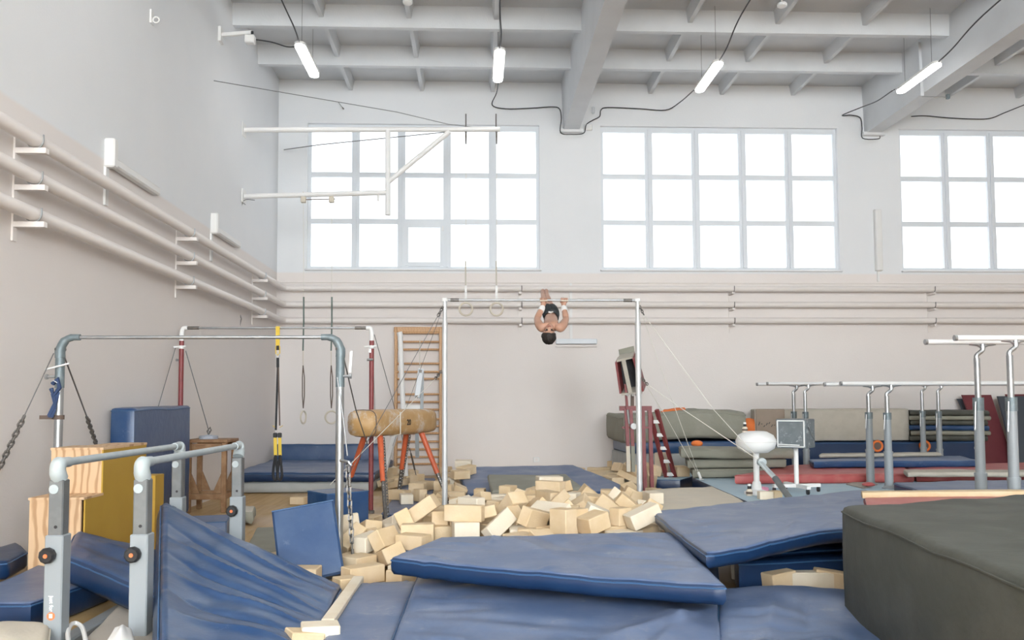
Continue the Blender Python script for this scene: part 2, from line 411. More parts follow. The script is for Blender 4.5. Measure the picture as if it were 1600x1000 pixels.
def make_window(idx, a, c, vent=None, D=D, sg=1, WZ0=WZ0):
    root = bpy.data.objects.new('window_%d' % idx, None); COL.objects.link(root); root.location = (a, D + 0.10 * sg, WZ0)
    struct(root)
    yb = D + 0.12 * sg; fw = 0.085; n = 5
    fr = MB()
    W_, H_ = c - a, WZ1 - WZ0
    fr.box((a + 0.03, yb, (WZ0 + WZ1) / 2), (0.06, 0.09, H_)); fr.box((c - 0.03, yb, (WZ0 + WZ1) / 2), (0.06, 0.09, H_))
    fr.box(((a + c) / 2, yb, WZ0 + 0.03), (W_ - .122, 0.088, 0.06)); fr.box(((a + c) / 2, yb, WZ1 - 0.05), (W_ - .122, 0.088, 0.10))
    fr.build('outer_frame', M_FRAME, root)
    cw = (W_ - 0.06) / n; rh = (H_ - 0.10) / 3
    for k in range(1, n):
        m = MB(); x = a + 0.03 + cw * k
        m.box((x, yb - 0.01 * sg, (WZ0 + WZ1) / 2), (0.145, 0.08, H_ - 0.1)); m.box((x, yb - 0.06 * sg, (WZ0 + WZ1) / 2), (0.035, 0.04, H_ - 0.1))
        m.build('mullion', M_FRAME, root)
    for k in (1, 2):
        MB().box(((a + c) / 2, yb, WZ0 + 0.03 + rh * k), (W_ - 0.1, 0.07, 0.095)).build('transom', M_FRAME, root)
    for i in range(n):
        for j in range(3):
            x0 = a + 0.03 + cw * i; z0 = WZ0 + 0.03 + rh * j
            MB().box((x0 + cw / 2, yb + 0.025 * sg, z0 + rh / 2), (cw, 0.012, rh)).build('pane', M_PANE if sg > 0 else M_PANE_FILL, root)
            if vent == (i, j):
                v = MB(); x1 = x0 + 0.06; x2 = x0 + cw - 0.06; z1 = z0 + 0.04; z2 = z0 + rh - 0.04
                for (p, q) in (((x1, z1), (x2, z1)), ((x1, z2), (x2, z2))):
                    v.box(((p[0] + q[0]) / 2, yb - 0.03, p[1] + 0.035 * (1 if p[1] == z1 else -1)), (x2 - x1 - .152, 0.048, 0.085))
                for x in (x1 + 0.03, x2 - 0.03): v.box((x, yb - 0.03, (z1 + z2) / 2), (0.09, 0.05, z2 - z1))
                sash = v.build('vent_sash', M_FRAME, root)
                MB().box((x2 - 0.02, yb - 0.065, z2 - 0.10), (0.02, 0.03, 0.09)).build('handle', M_TRIMW, sash)
    MB().box(((a + c) / 2, D - 0.01 * sg, WZ0 - 0.02), (W_ + 0.06, 0.10, 0.035), bev=0.008).build('window_sill', M_WHITE, root)
make_window(1, *WINX[0], vent=(2, 0)); make_window(2, *WINX[1]); make_window(3, *WINX[2]); make_window(4, *WINX[3])
for k, (a, c) in enumerate(WINX[:2]): make_window(5 + k, a, c, D=YR, sg=-1, WZ0=RZ0)     # two unseen windows, chosen to light the back wall from behind

# ceiling: slab, coffer ribs and deep roof beams
struct(MB().box(((XL + XR) / 2, (D + YR) / 2, ZC + 0.1), (XR - XL + 1, D - YR + 1, 0.2)).build('ceiling', M_CEIL))
BAY = XP(1362, D, 210) - XP(892, D, 206)
XB = [XP(892, D, 206) + BAY * k for k in range(3)]
ZB = ZP(205, D, 890)
CELL = BAY / 4
BWID = 0.30
def rib_depths(): return [D - CELL * (k + 1) for k in range(14) if D - CELL * (k + 1) > YR]
RD = 0.34
bays = [(XL, XB[0] - BWID / 2)] + [(XB[k] + BWID / 2, XB[k + 1] - BWID / 2) for k in range(2)] + [(XB[2] + BWID / 2, XR)]
t = 1
for k, x in enumerate(XB):
    o = MB()
    o.hexa([(x - BWID / 2, YR, ZB), (x + BWID / 2, YR, ZB), (x + BWID / 2, D, ZB), (x - BWID / 2, D, ZB),
            (x - BWID / 2 - 0.03, YR, ZC), (x + BWID / 2 + 0.03, YR, ZC), (x + BWID / 2 + 0.03, D, ZC), (x - BWID / 2 - 0.03, D, ZC)])
    struct(o.build('trim_%d' % t, M_CEIL)); t += 1
    o = MB().box((x, D - 0.06, ZB - 0.02), (BWID + 0.14, 0.12, 0.06)).build('beam_seat', M_WHITE, bpy.data.objects['trim_%d' % (t - 1)])
for (a, c) in bays:
    for y in rib_depths():
        if y < 2: continue
        rb = MB(); h = RD
        rb.hexa([(a, y - 0.05, ZC - h), (c, y - 0.05, ZC - h), (c, y + 0.05, ZC - h), (a, y + 0.05, ZC - h),
                 (a, y - 0.09, ZC), (c, y - 0.09, ZC), (c, y + 0.09, ZC), (a, y + 0.09, ZC)])
        struct(rb.build('trim_%d' % t, M_CEIL)); t += 1
    nn = 4 if c - a < BAY + 0.5 else 5
    for k in range(1, nn):
        x = a + (c - a) * k / nn
        rb = MB(); h = 0.20
        rb.hexa([(x - 0.035, 2, ZC - h), (x + 0.035, 2, ZC - h), (x + 0.035, D, ZC - h), (x - 0.035, D, ZC - h),
                 (x - 0.07, 2, ZC), (x + 0.07, 2, ZC), (x + 0.07, D, ZC), (x - 0.07, D, ZC)])
        struct(rb.build('trim_%d' % t, M_CEIL)); t += 1

# heating pipes round the walls
PO = 0.16
PR = 0.058
pz = [ZP(451, D - PO, 880), ZP(476, D - PO, 880), ZP(501, D - PO, 880)]
names = ['top', 'middle', 'lowest']
for z, nm in zip(pz, names):
    p = MB().tube([(XL + PO, -2, z), (XL + PO, D - PO - 0.12, z), (XL + PO + 0.035, D - PO - 0.035, z), (XL + PO + 0.12, D - PO, z), (XR - 0.1, D - PO, z)], PR, 14)
    tag(p.build('heating_pipe', M_PIPE, smooth=True), 'cream painted heating pipe round two walls, %s of the three' % nm, 'pipe', 'heating pipes')
zc_ = ZP(442, D, 880)
tag(MB().tube([(XL + 0.015, -2, zc_), (XL + 0.015, D - 0.02, zc_), (XR, D - 0.015, zc_)], 0.011, 6).build('wall_conduit', M_PIPE),
    'thin cream conduit running just above the heating pipes', 'conduit')
def bracket(x, y, along, label):
    """pipe bracket: wall strap, three arms with saddles. along: 'Y' on the left wall, 'X' on the back wall"""
    r = thing('pipe_bracket', (x, y, pz[2] - 0.2), label, 'bracket', 'heating pipe brackets')
    if along == 'Y':
        MB().box((x + 0.008, y, (pz[0] + pz[2]) / 2 - 0.1), (0.016, 0.06, pz[0] - pz[2] + 0.25)).build('strap', M_PIPE, r)
        for z in pz:
            MB().box((x + 0.13, y, z - PR - 0.03), (0.26, 0.055, 0.045)).build('arm', M_PIPE, r)
            MB().tube([(x + PO + (PR + 0.008) * math.cos(t_), y, z + (PR + 0.008) * math.sin(t_)) for t_ in [math.pi * (1 + k / 8) for k in range(9)]] +
                      [(x + PO + PR + 0.008, y, z + 0.05)], 0.007, 5).build('clamp', M_STEEL, r)
    else:
        MB().box((x, y - 0.008, (pz[0] + pz[2]) / 2 - 0.1), (0.04, 0.016, pz[0] - pz[2] + 0.25)).build('strap', M_PIPE, r)
        for z in pz:
            MB().box((x, y - 0.13, z - PR - 0.03), (0.05, 0.26, 0.04)).build('arm', M_PIPE, r)
            MB().tube([(x + 0.03, y - PO - (PR + 0.008) * math.cos(t_), z + (PR + 0.008) * math.sin(t_)) for t_ in [math.pi * (1 + k / 8) for k in range(9)]] +
                      [(x + 0.03, y - PO - PR - 0.008, z + 0.05)], 0.008, 5).build('clamp', M_STEELD, r)
for px, py, nm in ((22, 300, 'nearest the camera on the left wall'), (275, 420, 'mid way along the left wall'), (394, 470, 'on the left wall close to the corner')):
    bracket(XL, PX(px, py, XL).y, 'Y', 'cream pipe bracket with three arms, ' + nm)
for px, nm in ((812, 'behind the high bar'), (1140, 'under the middle window'), (1450, 'under the right window')):
    bracket(XP(px, D, 480), D, 'X', 'cream pipe bracket with three arms on back wall, ' + nm)

# ================================================================== FITTINGS ON WALLS AND CEILING
ZL = 6.6
def lamp(x, y0, y1, label, seen=True):
    r = thing('hanging_lamp', (x, (y0 + y1) / 2, ZL), label, 'lamp', 'hanging strip lamps')
    n = 8; w = 0.072
    def cap(w, z, grow=0.0):
        pts = []
        for k in range(n + 1):
            a = math.pi * k / n; pts.append((x - w * math.cos(a), y1 - w + w * math.sin(a) + grow, z))
        for k in range(n + 1):
            a = math.pi * k / n; pts.append((x + w * math.cos(a), y0 + w - w * math.sin(a) - grow, z))
        return pts
    MB().prism(cap(w, ZL), (0, 0, 0.035)).build('diffuser', M_LAMP, r)
    MB().prism(cap(w + 0.012, ZL + 0.03), (0, 0, 0.04)).build('housing', M_TRIMW, r)
    for y in (y0 + 0.2, y1 - 0.2):
        MB().cyl((x, y, ZL + 0.06), (x, y, ZC - 0.005), 0.004, n=5).build('hanger', M_WIRE, r)
    return r
LAMPS = []
for (pn, pf, nm) in (((468, 71), (491, 121), 'leftmost, above the white ring frame'), ((780, 80), (779, 125), 'above the left window, beside the roof beam'),
                     ((1122, 99), (1096, 142), 'above the middle window'), ((1462, 101), (1416, 142), 'rightmost, against the right roof beam')):
    a = PZ(*pn, ZL); c = PZ(*pf, ZL); x = (a.x + c.x) / 2
    lamp(x, a.y, a.y + 1.22, 'white glowing strip lamp hung from ceiling, ' + nm)
    LAMPS.append((x, a.y, a.y + 1.22))
for (x, y0, y1) in list(LAMPS):  # unseen rows, added to balance the light in the room
    for k in (1, 2):
        lamp(x, y0 - 5.0 * k, y1 - 5.0 * k, 'unseen added strip lamp overhead, %s row towards the camera, %s column' % (('second', 'third', 'fourth')[k - 1], ('leftmost', 'second', 'third', 'rightmost')[LAMPS.index((x, y0, y1))]))
cab = [[(447, -25), (455, 15), (464, 42), (468, 68)], [(792, -25), (790, 15), (785, 55), (781, 78)],
       [(1196, -10), (1170, 35), (1145, 72), (1127, 97)], [(1615, -14), (1570, 25), (1500, 80), (1472, 98)]]
for pts, (x, y0, y1), nm in zip(cab, LAMPS, ('leftmost lamp', 'lamp by the left window', 'lamp by the middle window', 'rightmost lamp')):
    P = [(x, y1 - 5.0, ZL + 0.05), (x + 0.02, y0 - 2.6, ZL + 0.30), (x - 0.03, y0 - 1.2, ZL + 0.22), (x + 0.01, y0 - 0.35, ZL + 0.10), (x, y0, ZL + 0.05)]
    tag(MB().tube(curve(P, 6), 0.011, 6).build('power_cable', M_CABLE, smooth=True), 'black power cable sloping up from the ' + nm, 'cable', 'lamp cables')
def wallcable(pts, label, Y=None):
    Y = Y or D - 0.05
    P = [PY(p[0], p[1], p[2] if len(p) > 2 else Y) for p in pts]
    tag(MB().tube(curve(P, 5), 0.010, 6).build('wall_cable', M_CABLE, smooth=True), label, 'cable', 'cables along the back wall')
wallcable([(779, 126, LAMPS[1][2]), (776, 145, 15.4), (769, 164), (790, 170), (830, 169), (862, 167), (874, 170), (877, 185), (876, 207, D - 0.3), (893, 210, D - 0.34), (912, 208, D - 0.2),
           (916, 195), (926, 188), (937, 182), (939, 172), (950, 168), (1000, 170), (1040, 172), (1062, 160, 15.5), (1084, 141, LAMPS[2][2])],
          'black cable drooping along the wall round the foot of the middle beam')
wallcable([(1404, 138, LAMPS[3][2]), (1394, 142, 13.0), (1370, 158, 14.2), (1345, 168, 15.2), (1316, 180), (1330, 180), (1344, 184), (1347, 200), (1348, 216, D - 0.3), (1372, 217, D - 0.3), (1375, 213, D - 0.2)],
          'black cable looping under the foot of the right beam')
wallcable([(1424, 182), (1445, 181), (1480, 184), (1520, 186), (1547, 185), (1570, 176), (1605, 162)], 'black cable sagging above the right window')
wallcable([(400, 62, 13.2), (425, 66, 13.1), (448, 73, 13.05), (462, 73, 13.0)], 'short black cable from wall bracket to the leftmost lamp')
# bracket and box high on the left wall
a = PX(343, 55, XL); c = PY(394, 51, a.y)
r = thing('junction_bracket', a, 'small white wall arm holding a junction box, upper left', 'bracket')
MB().beam(a, c, 0.05, 0.05).build('arm', M_TRIMW, r); MB().box(a + Vector((0.02, 0, 0)), (0.04, 0.14, 0.22)).build('plate', M_TRIMW, r)
MB().box(PY(391, 62, a.y - 0.05), (0.14, 0.12, 0.12), bev=0.012).build('junction_box', M_TRIMW, r)
MB().cyl(PY(394, 56, a.y - 0.05), PY(394, 49, a.y - 0.05), 0.02, n=8).build('plug', M_BLACK, r)
a = PX(236, 27, XL)
r = thing('wall_hook', a, 'small white eye hook on upper left wall', 'hook')
MB().box(a + Vector((0.01, 0, 0)), (0.02, 0.08, 0.16)).build('plate', M_TRIMW, r)
MB().loop_tube([a + Vector((0.06 + 0.035 * math.cos(t_), 0, -0.03 + 0.035 * math.sin(t_))) for t_ in [k * math.pi / 5 for k in range(10)]], 0.009).build('eye', M_TRIMW, r)
# sprinkler / detectors on ceiling ribs
for px, py, nm in ((637, 3, 'left bay'), (1222, 8, 'middle bay')):
    q = PZ(px, py, ZC - 0.36); r = thing('smoke_detector', q, 'round white smoke detector under a ceiling rib, ' + nm, 'detector')
    MB().lathe(q, [(0.06, 0.03), (0.075, 0.01), (0.07, -0.02), (0.04, -0.04)], 14).build('body', M_TRIMW, r, True)
    MB().cyl(q + Vector((0, 0, 0.02)), q + Vector((0, 0, 0.35)), 0.012, n=6).build('stem', M_TRIMW, r)
q = PY(927, 172, D - 0.06); r = thing('wall_sensor', q, 'small grey sensor above cable box by middle beam', 'sensor')
MB().box(q, (0.06, 0.06, 0.14), bev=0.02).build('body', M_FRAME, r); MB().box(PY(919, 199, D - 0.03), (0.16, 0.05, 0.12), bev=0.01).build('junction_box', M_TRIMW, r)
YBR = PX(1438, 110, XB[1] - BWID / 2 - .045).y; r = thing('beam_bracket', PY(1440, 152, YBR), 'pale strap and rod bracket on the right roof beam', 'bracket')
MB().beam(PY(1437, 66, YBR), PY(1441, 150, YBR), 0.06, 0.02).build('strap', M_CEIL, r)
MB().cyl(PY(1441, 151, YBR), PY(1478, 152, YBR), 0.009, n=6).build('rod', M_STEEL, r); MB().box(PY(1481, 151, YBR), (0.05, 0.05, 0.08)).build('lug', M_GALV, r)

# strip fixtures on the walls
def wall_strip(p0, p1, label):
    a = PX(*p0, XL); c = PX(*p1, XL)
    r = thing('wall_strip_light', a, label, 'wall light', 'white strip fixtures on the walls')
    z = (a.z + c.z) / 2 + 0.02
    MB().box((XL + 0.05, (a.y + c.y) / 2, z), (0.10, c.y - a.y, 0.10), bev=0.02).build('housing', M_TRIMW, r)
    MB().box((XL + 0.055, a.y - 0.02, z + 0.08), (0.11, 0.10, 0.30), bev=0.015).build('end_cap', M_TRIMW, r)
    MB().box((XL + 0.012, a.y - 0.02, z - 0.25), (0.024, 0.07, 0.42)).build('conduit', M_TRIMW, r)
wall_strip((166, 258), (238, 300), 'long white strip fixture on the left wall above pipes, nearer one')
wall_strip((330, 363), (367, 383), 'short white strip fixture on the left wall, nearer the corner')
a = PY(1369, 328, D); c = PY(1369, 424, D)
r = thing('wall_strip_light', (a.x, D, c.z), 'upright white strip fixture between middle and right windows', 'wall light', 'white strip fixtures on the walls')
MB().box((a.x, D - 0.05, (a.z + c.z) / 2), (0.13, 0.10, a.z - c.z), bev=0.015).build('housing', M_TRIMW, r)
MB().box((a.x, D - 0.012, c.z - 0.1), (0.04, 0.024, 0.2)).build('conduit', M_TRIMW, r)
a = PY(868, 534, D); c = PY(932, 534, D)
r = thing('wall_strip_light', (a.x, D, a.z), 'level white strip fixture on back wall behind the gymnast', 'wall light', 'white strip fixtures on the walls')
MB().box(((a.x + c.x) / 2, D - 0.05, a.z), (c.x - a.x, 0.10, 0.10), bev=0.012).build('housing', M_FRAME, r)
MB().box(((a.x + c.x) / 2, D - 0.04, a.z - 0.085), (c.x - a.x, 0.05, 0.03)).build('lower_rail', M_PIPE, r)
MB().box((XP(892, D, 480), D - 0.012, (zc_ + a.z) / 2), (0.05, 0.024, zc_ - a.z)).build('conduit', M_TRIMW, r)
q = PY(838, 718, D); r = thing('wall_socket', q, 'small white wall socket low on the back wall', 'socket')
MB().box(q + Vector((0, -0.015, 0)), (0.12, 0.03, 0.10), bev=0.008).build('plate', M_TRIMW, r)
MB().cyl(q + Vector((0, -0.02, 0)), q + Vector((0, -0.036, 0)), 0.032, n=12).build('insert', M_PIPE, r)

# ------------------------------------------------------------------ white steel ring frame on the left wall
YG = PX(381, 203, XL).y
def G(px, py): return PY(px, py, YG)
r = thing('ring_frame', G(381, 305), 'white tubular steel frame reaching from left wall before the window', 'frame')
MB().cyl(G(379, 203), G(781, 202), 0.042, n=12).build('upper_tube', M_TRIMW, r, True)
MB().cyl(G(378, 307), G(604, 301), 0.042, n=12).build('lower_tube', M_TRIMW, r, True)
MB().cyl(G(606, 203), G(606, 336), 0.042, n=12).build('upright', M_TRIMW, r, True)
MB().cyl(G(607, 284), G(702, 206), 0.042, n=12).build('diagonal_brace', M_TRIMW, r, True)
for y_ in (203, 307):
    MB().box(G(380, y_) + Vector((0.01, 0, 0)), (0.02, 0.22, 0.22)).build('wall_plate', M_TRIMW, r)
for px in (728, 775):
    MB().cyl(G(px, 178), G(px, 206), 0.012, n=6).build('threaded_rod', M_STEELD, r)
MB().cyl(G(591, 302), G(591, 314), 0.02, n=8).build('stub', M_TRIMW, r)
q0 = PX(334, 126, XL)
tag(MB().tube([q0, PY(620, 175, (q0.y + YG) / 2 + 0.6), G(700, 194), G(775, 203)], 0.006, 5).build('guy_wire', M_WIRE), 'long thin guy wire from upper left wall to the end of ring frame', 'wire')
tag(MB().tube([Vector((XL + .12, D - .05, PY(425, 235, D).z)), PY(500, 226, D - 0.9), G(700, 206)], 0.009, 5).build('guy_wire', M_WIRE), 'short guy wire from room corner to the ring frame', 'wire')
r = thing('eye_bolt', PY(537, 170, D), 'tiny eye bolt with wire end on wall above left window', 'bolt')
MB().cyl(PY(537, 170, D), PY(535, 168, D - 0.15), 0.012, n=6).build('shank', M_STEELD, r); MB().cyl(PY(535, 168, D - 0.12), PY(529, 160, D - 0.1), 0.006, n=5).build('wire_end', M_WIRE, r)

def ring_at(mb, c, R_, rr, ang=0.0):
    ux = Vector((math.cos(ang), math.sin(ang), 0))
    mb.loop_tube([c + ux * (R_ * math.cos(t_)) + Vector((0, 0, R_ * math.sin(t_))) for t_ in [k * 2 * math.pi / 20 for k in range(20)]], rr, 8)
for px, nm in ((728, 'left'), (776, 'right')):
    r = thing('hanging_ring', G(px, 494), 'pale gymnastic ring hung in front of the left window, %s one' % nm, 'ring', 'still rings')
    MB().cyl(G(px, 206), G(px, 225), 0.018, 0.010, n=8).build('swivel', M_STEELD, r)
    MB().cyl(G(px, 225), G(px, 408), 0.004, n=5).build('cable', M_ROPEW, r)
    m = MB(); m.beam(G(px - 0.6, 408), G(px - 0.4, 448), 0.022, 0.006, up=(0, 1, 0)); m.build('upper_strap', M_BEIGE, r)
    MB().beam(G(px - 0.4, 446), G(px, 473), 0.034, 0.010, up=(0, 1, 0)).build('lower_strap', M_TRIMW, r)
    m = MB(); ring_at(m, G(px, 483), 0.105, 0.016); m.build('ring', M_CREAM, r, True)
# training rings on green ropes
for px, pr, nm, ang in ((474, 474, 'edge-on ring, left of the pair', 1.35), (518, 518, 'open ring, right of the pair', 0.35)):
    r = thing('rope_ring', G(pr, 664), 'small pale ring on green rope and brown strap, ' + nm, 'ring', 'training rings on ropes')
    m = MB(); m.box(G(px, 312), (0.08, 0.07, 0.10), bev=0.01); m.cyl(G(px, 300), G(px, 312), 0.012, n=6); m.build('trolley', M_CREAM, r)
    MB().cyl(G(px, 316), G(px + 0.5, 466), 0.004, n=5).build('cable', M_ROPEW, r)
    MB().tube([G(px + 0.6, 464), G(px + 0.6, 505), G(px - 0.5, 548)], 0.013, 7).build('rope', M_GREENROPE, r, True)
    MB().cyl(G(px - 0.5, 546), G(px - 0.5, 572), 0.007, n=6).build('link', M_CREAM, r)
    s = MB()
    for sx in (-1, 1):
        s.tube([G(px - 0.5, 571), G(px + sx * 1.6, 590), G(px + sx * 1.6, 618), G(px - 0.3, 638)], 0.009, 5)
    s.build('strap', M_BROWNWEB, r)
    m = MB(); ring_at(m, G(pr, 652), 0.10, 0.014, ang); m.build('ring', M_CREAM, r, True)
MB().cyl(G(470, 312), G(524, 311), 0.008, n=6).build('spreader_rod', M_BROWNWEB, bpy.data.objects['ring_frame'])
# chain hanging near the left wall
yc = YG - 0.05
def C_(px, py): return PY(px, py, yc)
r = thing('hanging_chain', C_(369, 692), 'long thin steel chain hanging from ring frame near the corner', 'chain')
m = MB(); m.tube(curve([C_(398, 313), C_(384, 312), C_(378, 320), C_(376, 345), C_(375, 420), C_(373, 488)], 4), 0.006, 5); m.build('rope', M_WIRE, r)
MB().chain(C_(374, 490), C_(368, 672), 0.055, 0.007).build('chain', M_STEELD, r)
m = MB()
for sx in (-3, 3): m.tube([C_(374, 489), C_(374 + sx, 498), C_(374, 512)], 0.010, 5)
m.build('hook', M_STEELD, r)
m = MB(); m.tube([C_(368, 670), C_(371, 682), C_(371, 694)], 0.014, 6); m.tube([C_(368, 672), C_(365, 690)], 0.008, 5); m.build('end_strap', M_STEEL, r)

# ================================================================== APPARATUS
def strap_loop(mb, pts, w=0.03, t=0.006):
    for i in range(len(pts) - 1): mb.beam(pts[i], pts[i + 1], w, t, up=(0, 1, 0))
def turnbuckle(root, p0, p1, m=None):
    p0 = Vector(p0); p1 = Vector(p1); a = p0.lerp(p1, 0.2); c = p0.lerp(p1, 0.8)
    b = MB(); b.cyl(p0, a, 0.006, n=6); b.cyl(a, c, 0.013, n=8); b.cyl(c, p1, 0.006, n=6); b.build('turnbuckle', m or M_STEELD, root, True)
def wire(root, pts, r=0.0045, m=None): MB().tube(pts, r, 5).build('guy_wire', m or M_WIRE, root)

# ---- grey low horizontal bar on the left
Y1 = 7.06
def A(px, py, dy=0): return PY(px, py, Y1 + dy)
g0 = XP(88, Y1, 800); g1 = XP(530, Y1, 800)
r = thing('horizontal_bar', ((g0 + g1) / 2, Y1, 0), 'low steel horizontal bar with blue-grey elbows, in front of the left wall', 'horizontal bar', 'horizontal bars')
zb = A(310, 527).z
for x, sg, px in ((g0, 1, 88), (g1, -1, 530)):
    p = MB(); p.cyl((x, Y1, 0.03), (x, Y1, zb - 0.20), 0.034, n=14); p.build('post', M_STEEL, r, True)
    p = MB(); p.cyl((x, Y1, zb - 0.42), (x, Y1, zb - 0.17), 0.037, n=14); p.build('post_sleeve', M_GALV, r, True)
    e = MB(); e.tube(curve([(x, Y1, zb - 0.17), (x, Y1, zb - 0.10), (x + sg * 0.035, Y1, zb - 0.03), (x + sg * 0.09, Y1, zb - 0.002), (x + sg * 0.16, Y1, zb)], 4),
                     [0.04] * 5 + [0.036] * 4 + [0.03] * 4 + [0.026] * 4, 12)
    el = e.build('elbow', M_GALV, r, True)
    MB().cyl((x - 0.03, Y1 - 0.03, zb - 0.10), (x + 0.03, Y1 + 0.03, zb - 0.10), 0.012, n=8).build('bolt', M_STEELD, el)
    MB().lathe((x, Y1, 0), [(0.16, 0.0), (0.16, 0.012), (0.06, 0.03), (0.045, 0.05)], 16).build('base_plate', M_STEELD, r)
    k = MB(); k.cyl((x - sg * 0.03, Y1 - 0.02, zb - 0.33), (x - sg * 0.085, Y1 - 0.03, zb - 0.33), 0.012, n=8)
    k.cyl((x - sg * 0.08, Y1 - 0.03, zb - 0.33), (x - sg * 0.10, Y1 - 0.03, zb - 0.33), 0.022, n=8); k.build('clamp_screw', M_STEEL, r)
    MB().beam((x - sg * 0.09 if sg < 0 else x - 0.09, Y1 - 0.05, zb - 0.27 if sg > 0 else zb - 0.30),
              (x + 0.10 if sg > 0 else x + 0.10, Y1 - 0.05, zb - 0.22 if sg > 0 else zb - 0.12), 0.022, 0.012).build('lever', M_TRIMW, r)
MB().cyl((g0 + 0.13, Y1, zb), (g1 - 0.13, Y1, zb), 0.0155, n=12).build('bar', M_STEEL, r, True)
wire(r, [A(84, 552, -0.05), A(38, 650, -0.35)]); MB().chain(A(38, 650, -0.35), PX(-4, 738, XL + 0.06), 0.06, 0.008).build('chain', M_STEELD, r)
wire(r, [A(97, 548, 0.05), A(136, 652, 0.9)], 0.007); MB().chain(A(136, 652, 0.9), PX(151, 696, XL + 0.08), 0.06, 0.009).build('chain', M_STEELD, r)
wire(r, [A(538, 563, 0.04), A(556, 640, 0.6), PY(574, 694, 8.6)], 0.006)
wire(r, [A(527, 590, -0.04), A(536, 650, -0.06), A(543, 712, -0.08)], 0.006)
sh = MB(); sh.tube([A(532, 719, -0.05), A(545, 722, -0.1), A(549, 726, -0.1), A(541, 729, -0.08)], 0.013, 6); sh.build('shackle', M_STEEL, r)
MB().chain(A(543, 726, -0.08), A(550, 848, -0.12), 0.075, 0.0085).build('chain', M_STEELD, r)
turnbuckle(r, A(550, 846, -0.12), A(553, 905, -0.14))
# straps on the left post
r = thing('navy_strap', (g0, Y1 - 0.05, A(88, 655).z), 'navy webbing strap looped on left post of low grey bar', 'strap')
m = MB(); m.tube([A(82, 600, -0.05), A(90, 592, -0.06), A(93, 606, -0.06), A(84, 618, -0.055), A(80, 607, -0.05)], 0.018, 6); m.build('knot', M_BLUEWEB, r, True)
m = MB(); strap_loop(m, [A(82, 615, -0.06), A(86, 630, -0.06), A(81, 640, -0.065), A(76, 650, -0.07)], 0.028)
strap_loop(m, [A(91, 612, -0.055), A(86, 630, -0.055), A(85, 640, -0.06), A(81, 651, -0.065)], 0.028); strap_loop(m, [A(75, 650, -0.07), A(83, 651, -0.065)], 0.02)
m.build('webbing', M_BLUEWEB, r)
MB().beam(A(83, 594, -0.07), A(90, 598, -0.075), 0.018, 0.004).build('buckle', M_TRIMW, r)
r = thing('leather_belt', (g0, Y1, A(88, 655).z), 'brown leather belt tied round left post of low grey bar', 'belt')
m = MB(); m.lathe((g0, Y1, A(88, 652).z), [(0.037, -0.018), (0.043, -0.018), (0.043, 0.018), (0.037, 0.018)], 16); m.build('band', M_BROWNWEB, r)
MB().box(A(72, 652, -0.03), (0.10, 0.02, 0.032)).build('tail', M_BROWNWEB, r)

# ---- suspension trainer on the red bar
# ---- red-post bar
Y2 = 10.5
def B(px, py, dy=0): return PY(px, py, Y2 + dy)
r0, r1 = XP(281, Y2, 700), XP(580, Y2, 700)
zr = B(430, 512.5).z
r = thing('horizontal_bar', ((r0 + r1) / 2, Y2, 0), 'horizontal bar on dark red posts, behind the low grey bar', 'horizontal bar', 'horizontal bars')
for x, sg in ((r0, 1), (r1, -1)):
    MB().cyl((x, Y2, 0.03), (x, Y2, zr - 0.16), 0.030, n=12).build('post', M_RED, r, True)
    MB().tube(curve([(x, Y2, zr - 0.17), (x, Y2, zr - 0.06), (x + sg * 0.02, Y2, zr - 0.005), (x + sg * 0.07, Y2, zr)], 4), 0.028, 10).build('elbow', M_CHALK, r, True)
    MB().cyl((x + sg * 0.05, Y2, zr), (x + sg * 0.21, Y2, zr), 0.020, n=10).build('bar_end_sleeve', M_STEELD, r, True)
    MB().lathe((x, Y2, 0), [(0.045, 0), (0.045, 0.03), (0.035, 0.04)], 14).build('base_plate', M_STEELD, r)
    m = MB(); m.cyl((x - 0.09, Y2 - 0.02, zr - 0.24), (x + 0.06, Y2 - 0.02, zr - 0.23), 0.012, n=8); m.lathe((x, Y2, zr - 0.24), [(0.033, -0.02), (0.033, 0.02)], 12)
    m.build('collar', M_CHALK, r)
    MB().cyl((x - sg * 0.02, Y2 - 0.03, zr - 0.40), (x - 0.055, Y2 - 0.03, zr - 0.40), 0.016, n=8).build('clamp_screw', M_STEEL, r)
MB().cyl((r0 + 0.1, Y2, zr), (r1 - 0.1, Y2, zr), 0.014, n=12).build('bar', M_STEEL, r, True)
wire(r, [B(275, 541), PX(246, 640, XL + 0.1)]); wire(r, [B(290, 548), PY(327, 676, 10.75)], 0.006)
wire(r, [B(585, 523), PY(612, 620, 12.2), PY(630, 690, 13.6)]); wire(r, [B(583, 560), PY(588, 700, 11.8)], 0.003)
m = MB(); m.box(B(578, 548, -0.03), (0.03, 0.004, 0.05)); m.build('sticker', M_STICK_W, r)
zt = zr
def T(px, py): return PY(px, py, Y2 - 0.03)
r = thing('suspension_trainer', T(434, 752), 'yellow and black suspension trainer straps hung over the red-post bar', 'trainer')
m = MB(); strap_loop(m, [T(434, 510), T(434, 540)], 0.05, 0.008); m.build('anchor_strap', M_YELLOW, r)
m = MB(); m.beam(T(434, 540), T(434, 547), 0.035, 0.012, up=(0, 1, 0)); m.build('label_patch', M_BWEB, r)
m = MB(); m.tube([T(431, 541), T(431, 552), T(434, 555), T(437, 552), T(437, 541), T(434, 541)], 0.007, 5); m.build('buckle', M_YELLOW, r)
m = MB(); m.loop_tube([T(434, 556) + Vector((0.022 * math.cos(t_), 0, 0.03 * math.sin(t_))) for t_ in [k * math.pi / 5 for k in range(10)]], 0.006); m.build('carabiner', M_STEEL, r)
MB().beam(T(434, 559), T(434, 574), 0.035, 0.012, up=(0, 1, 0)).build('loop', M_BWEB, r)
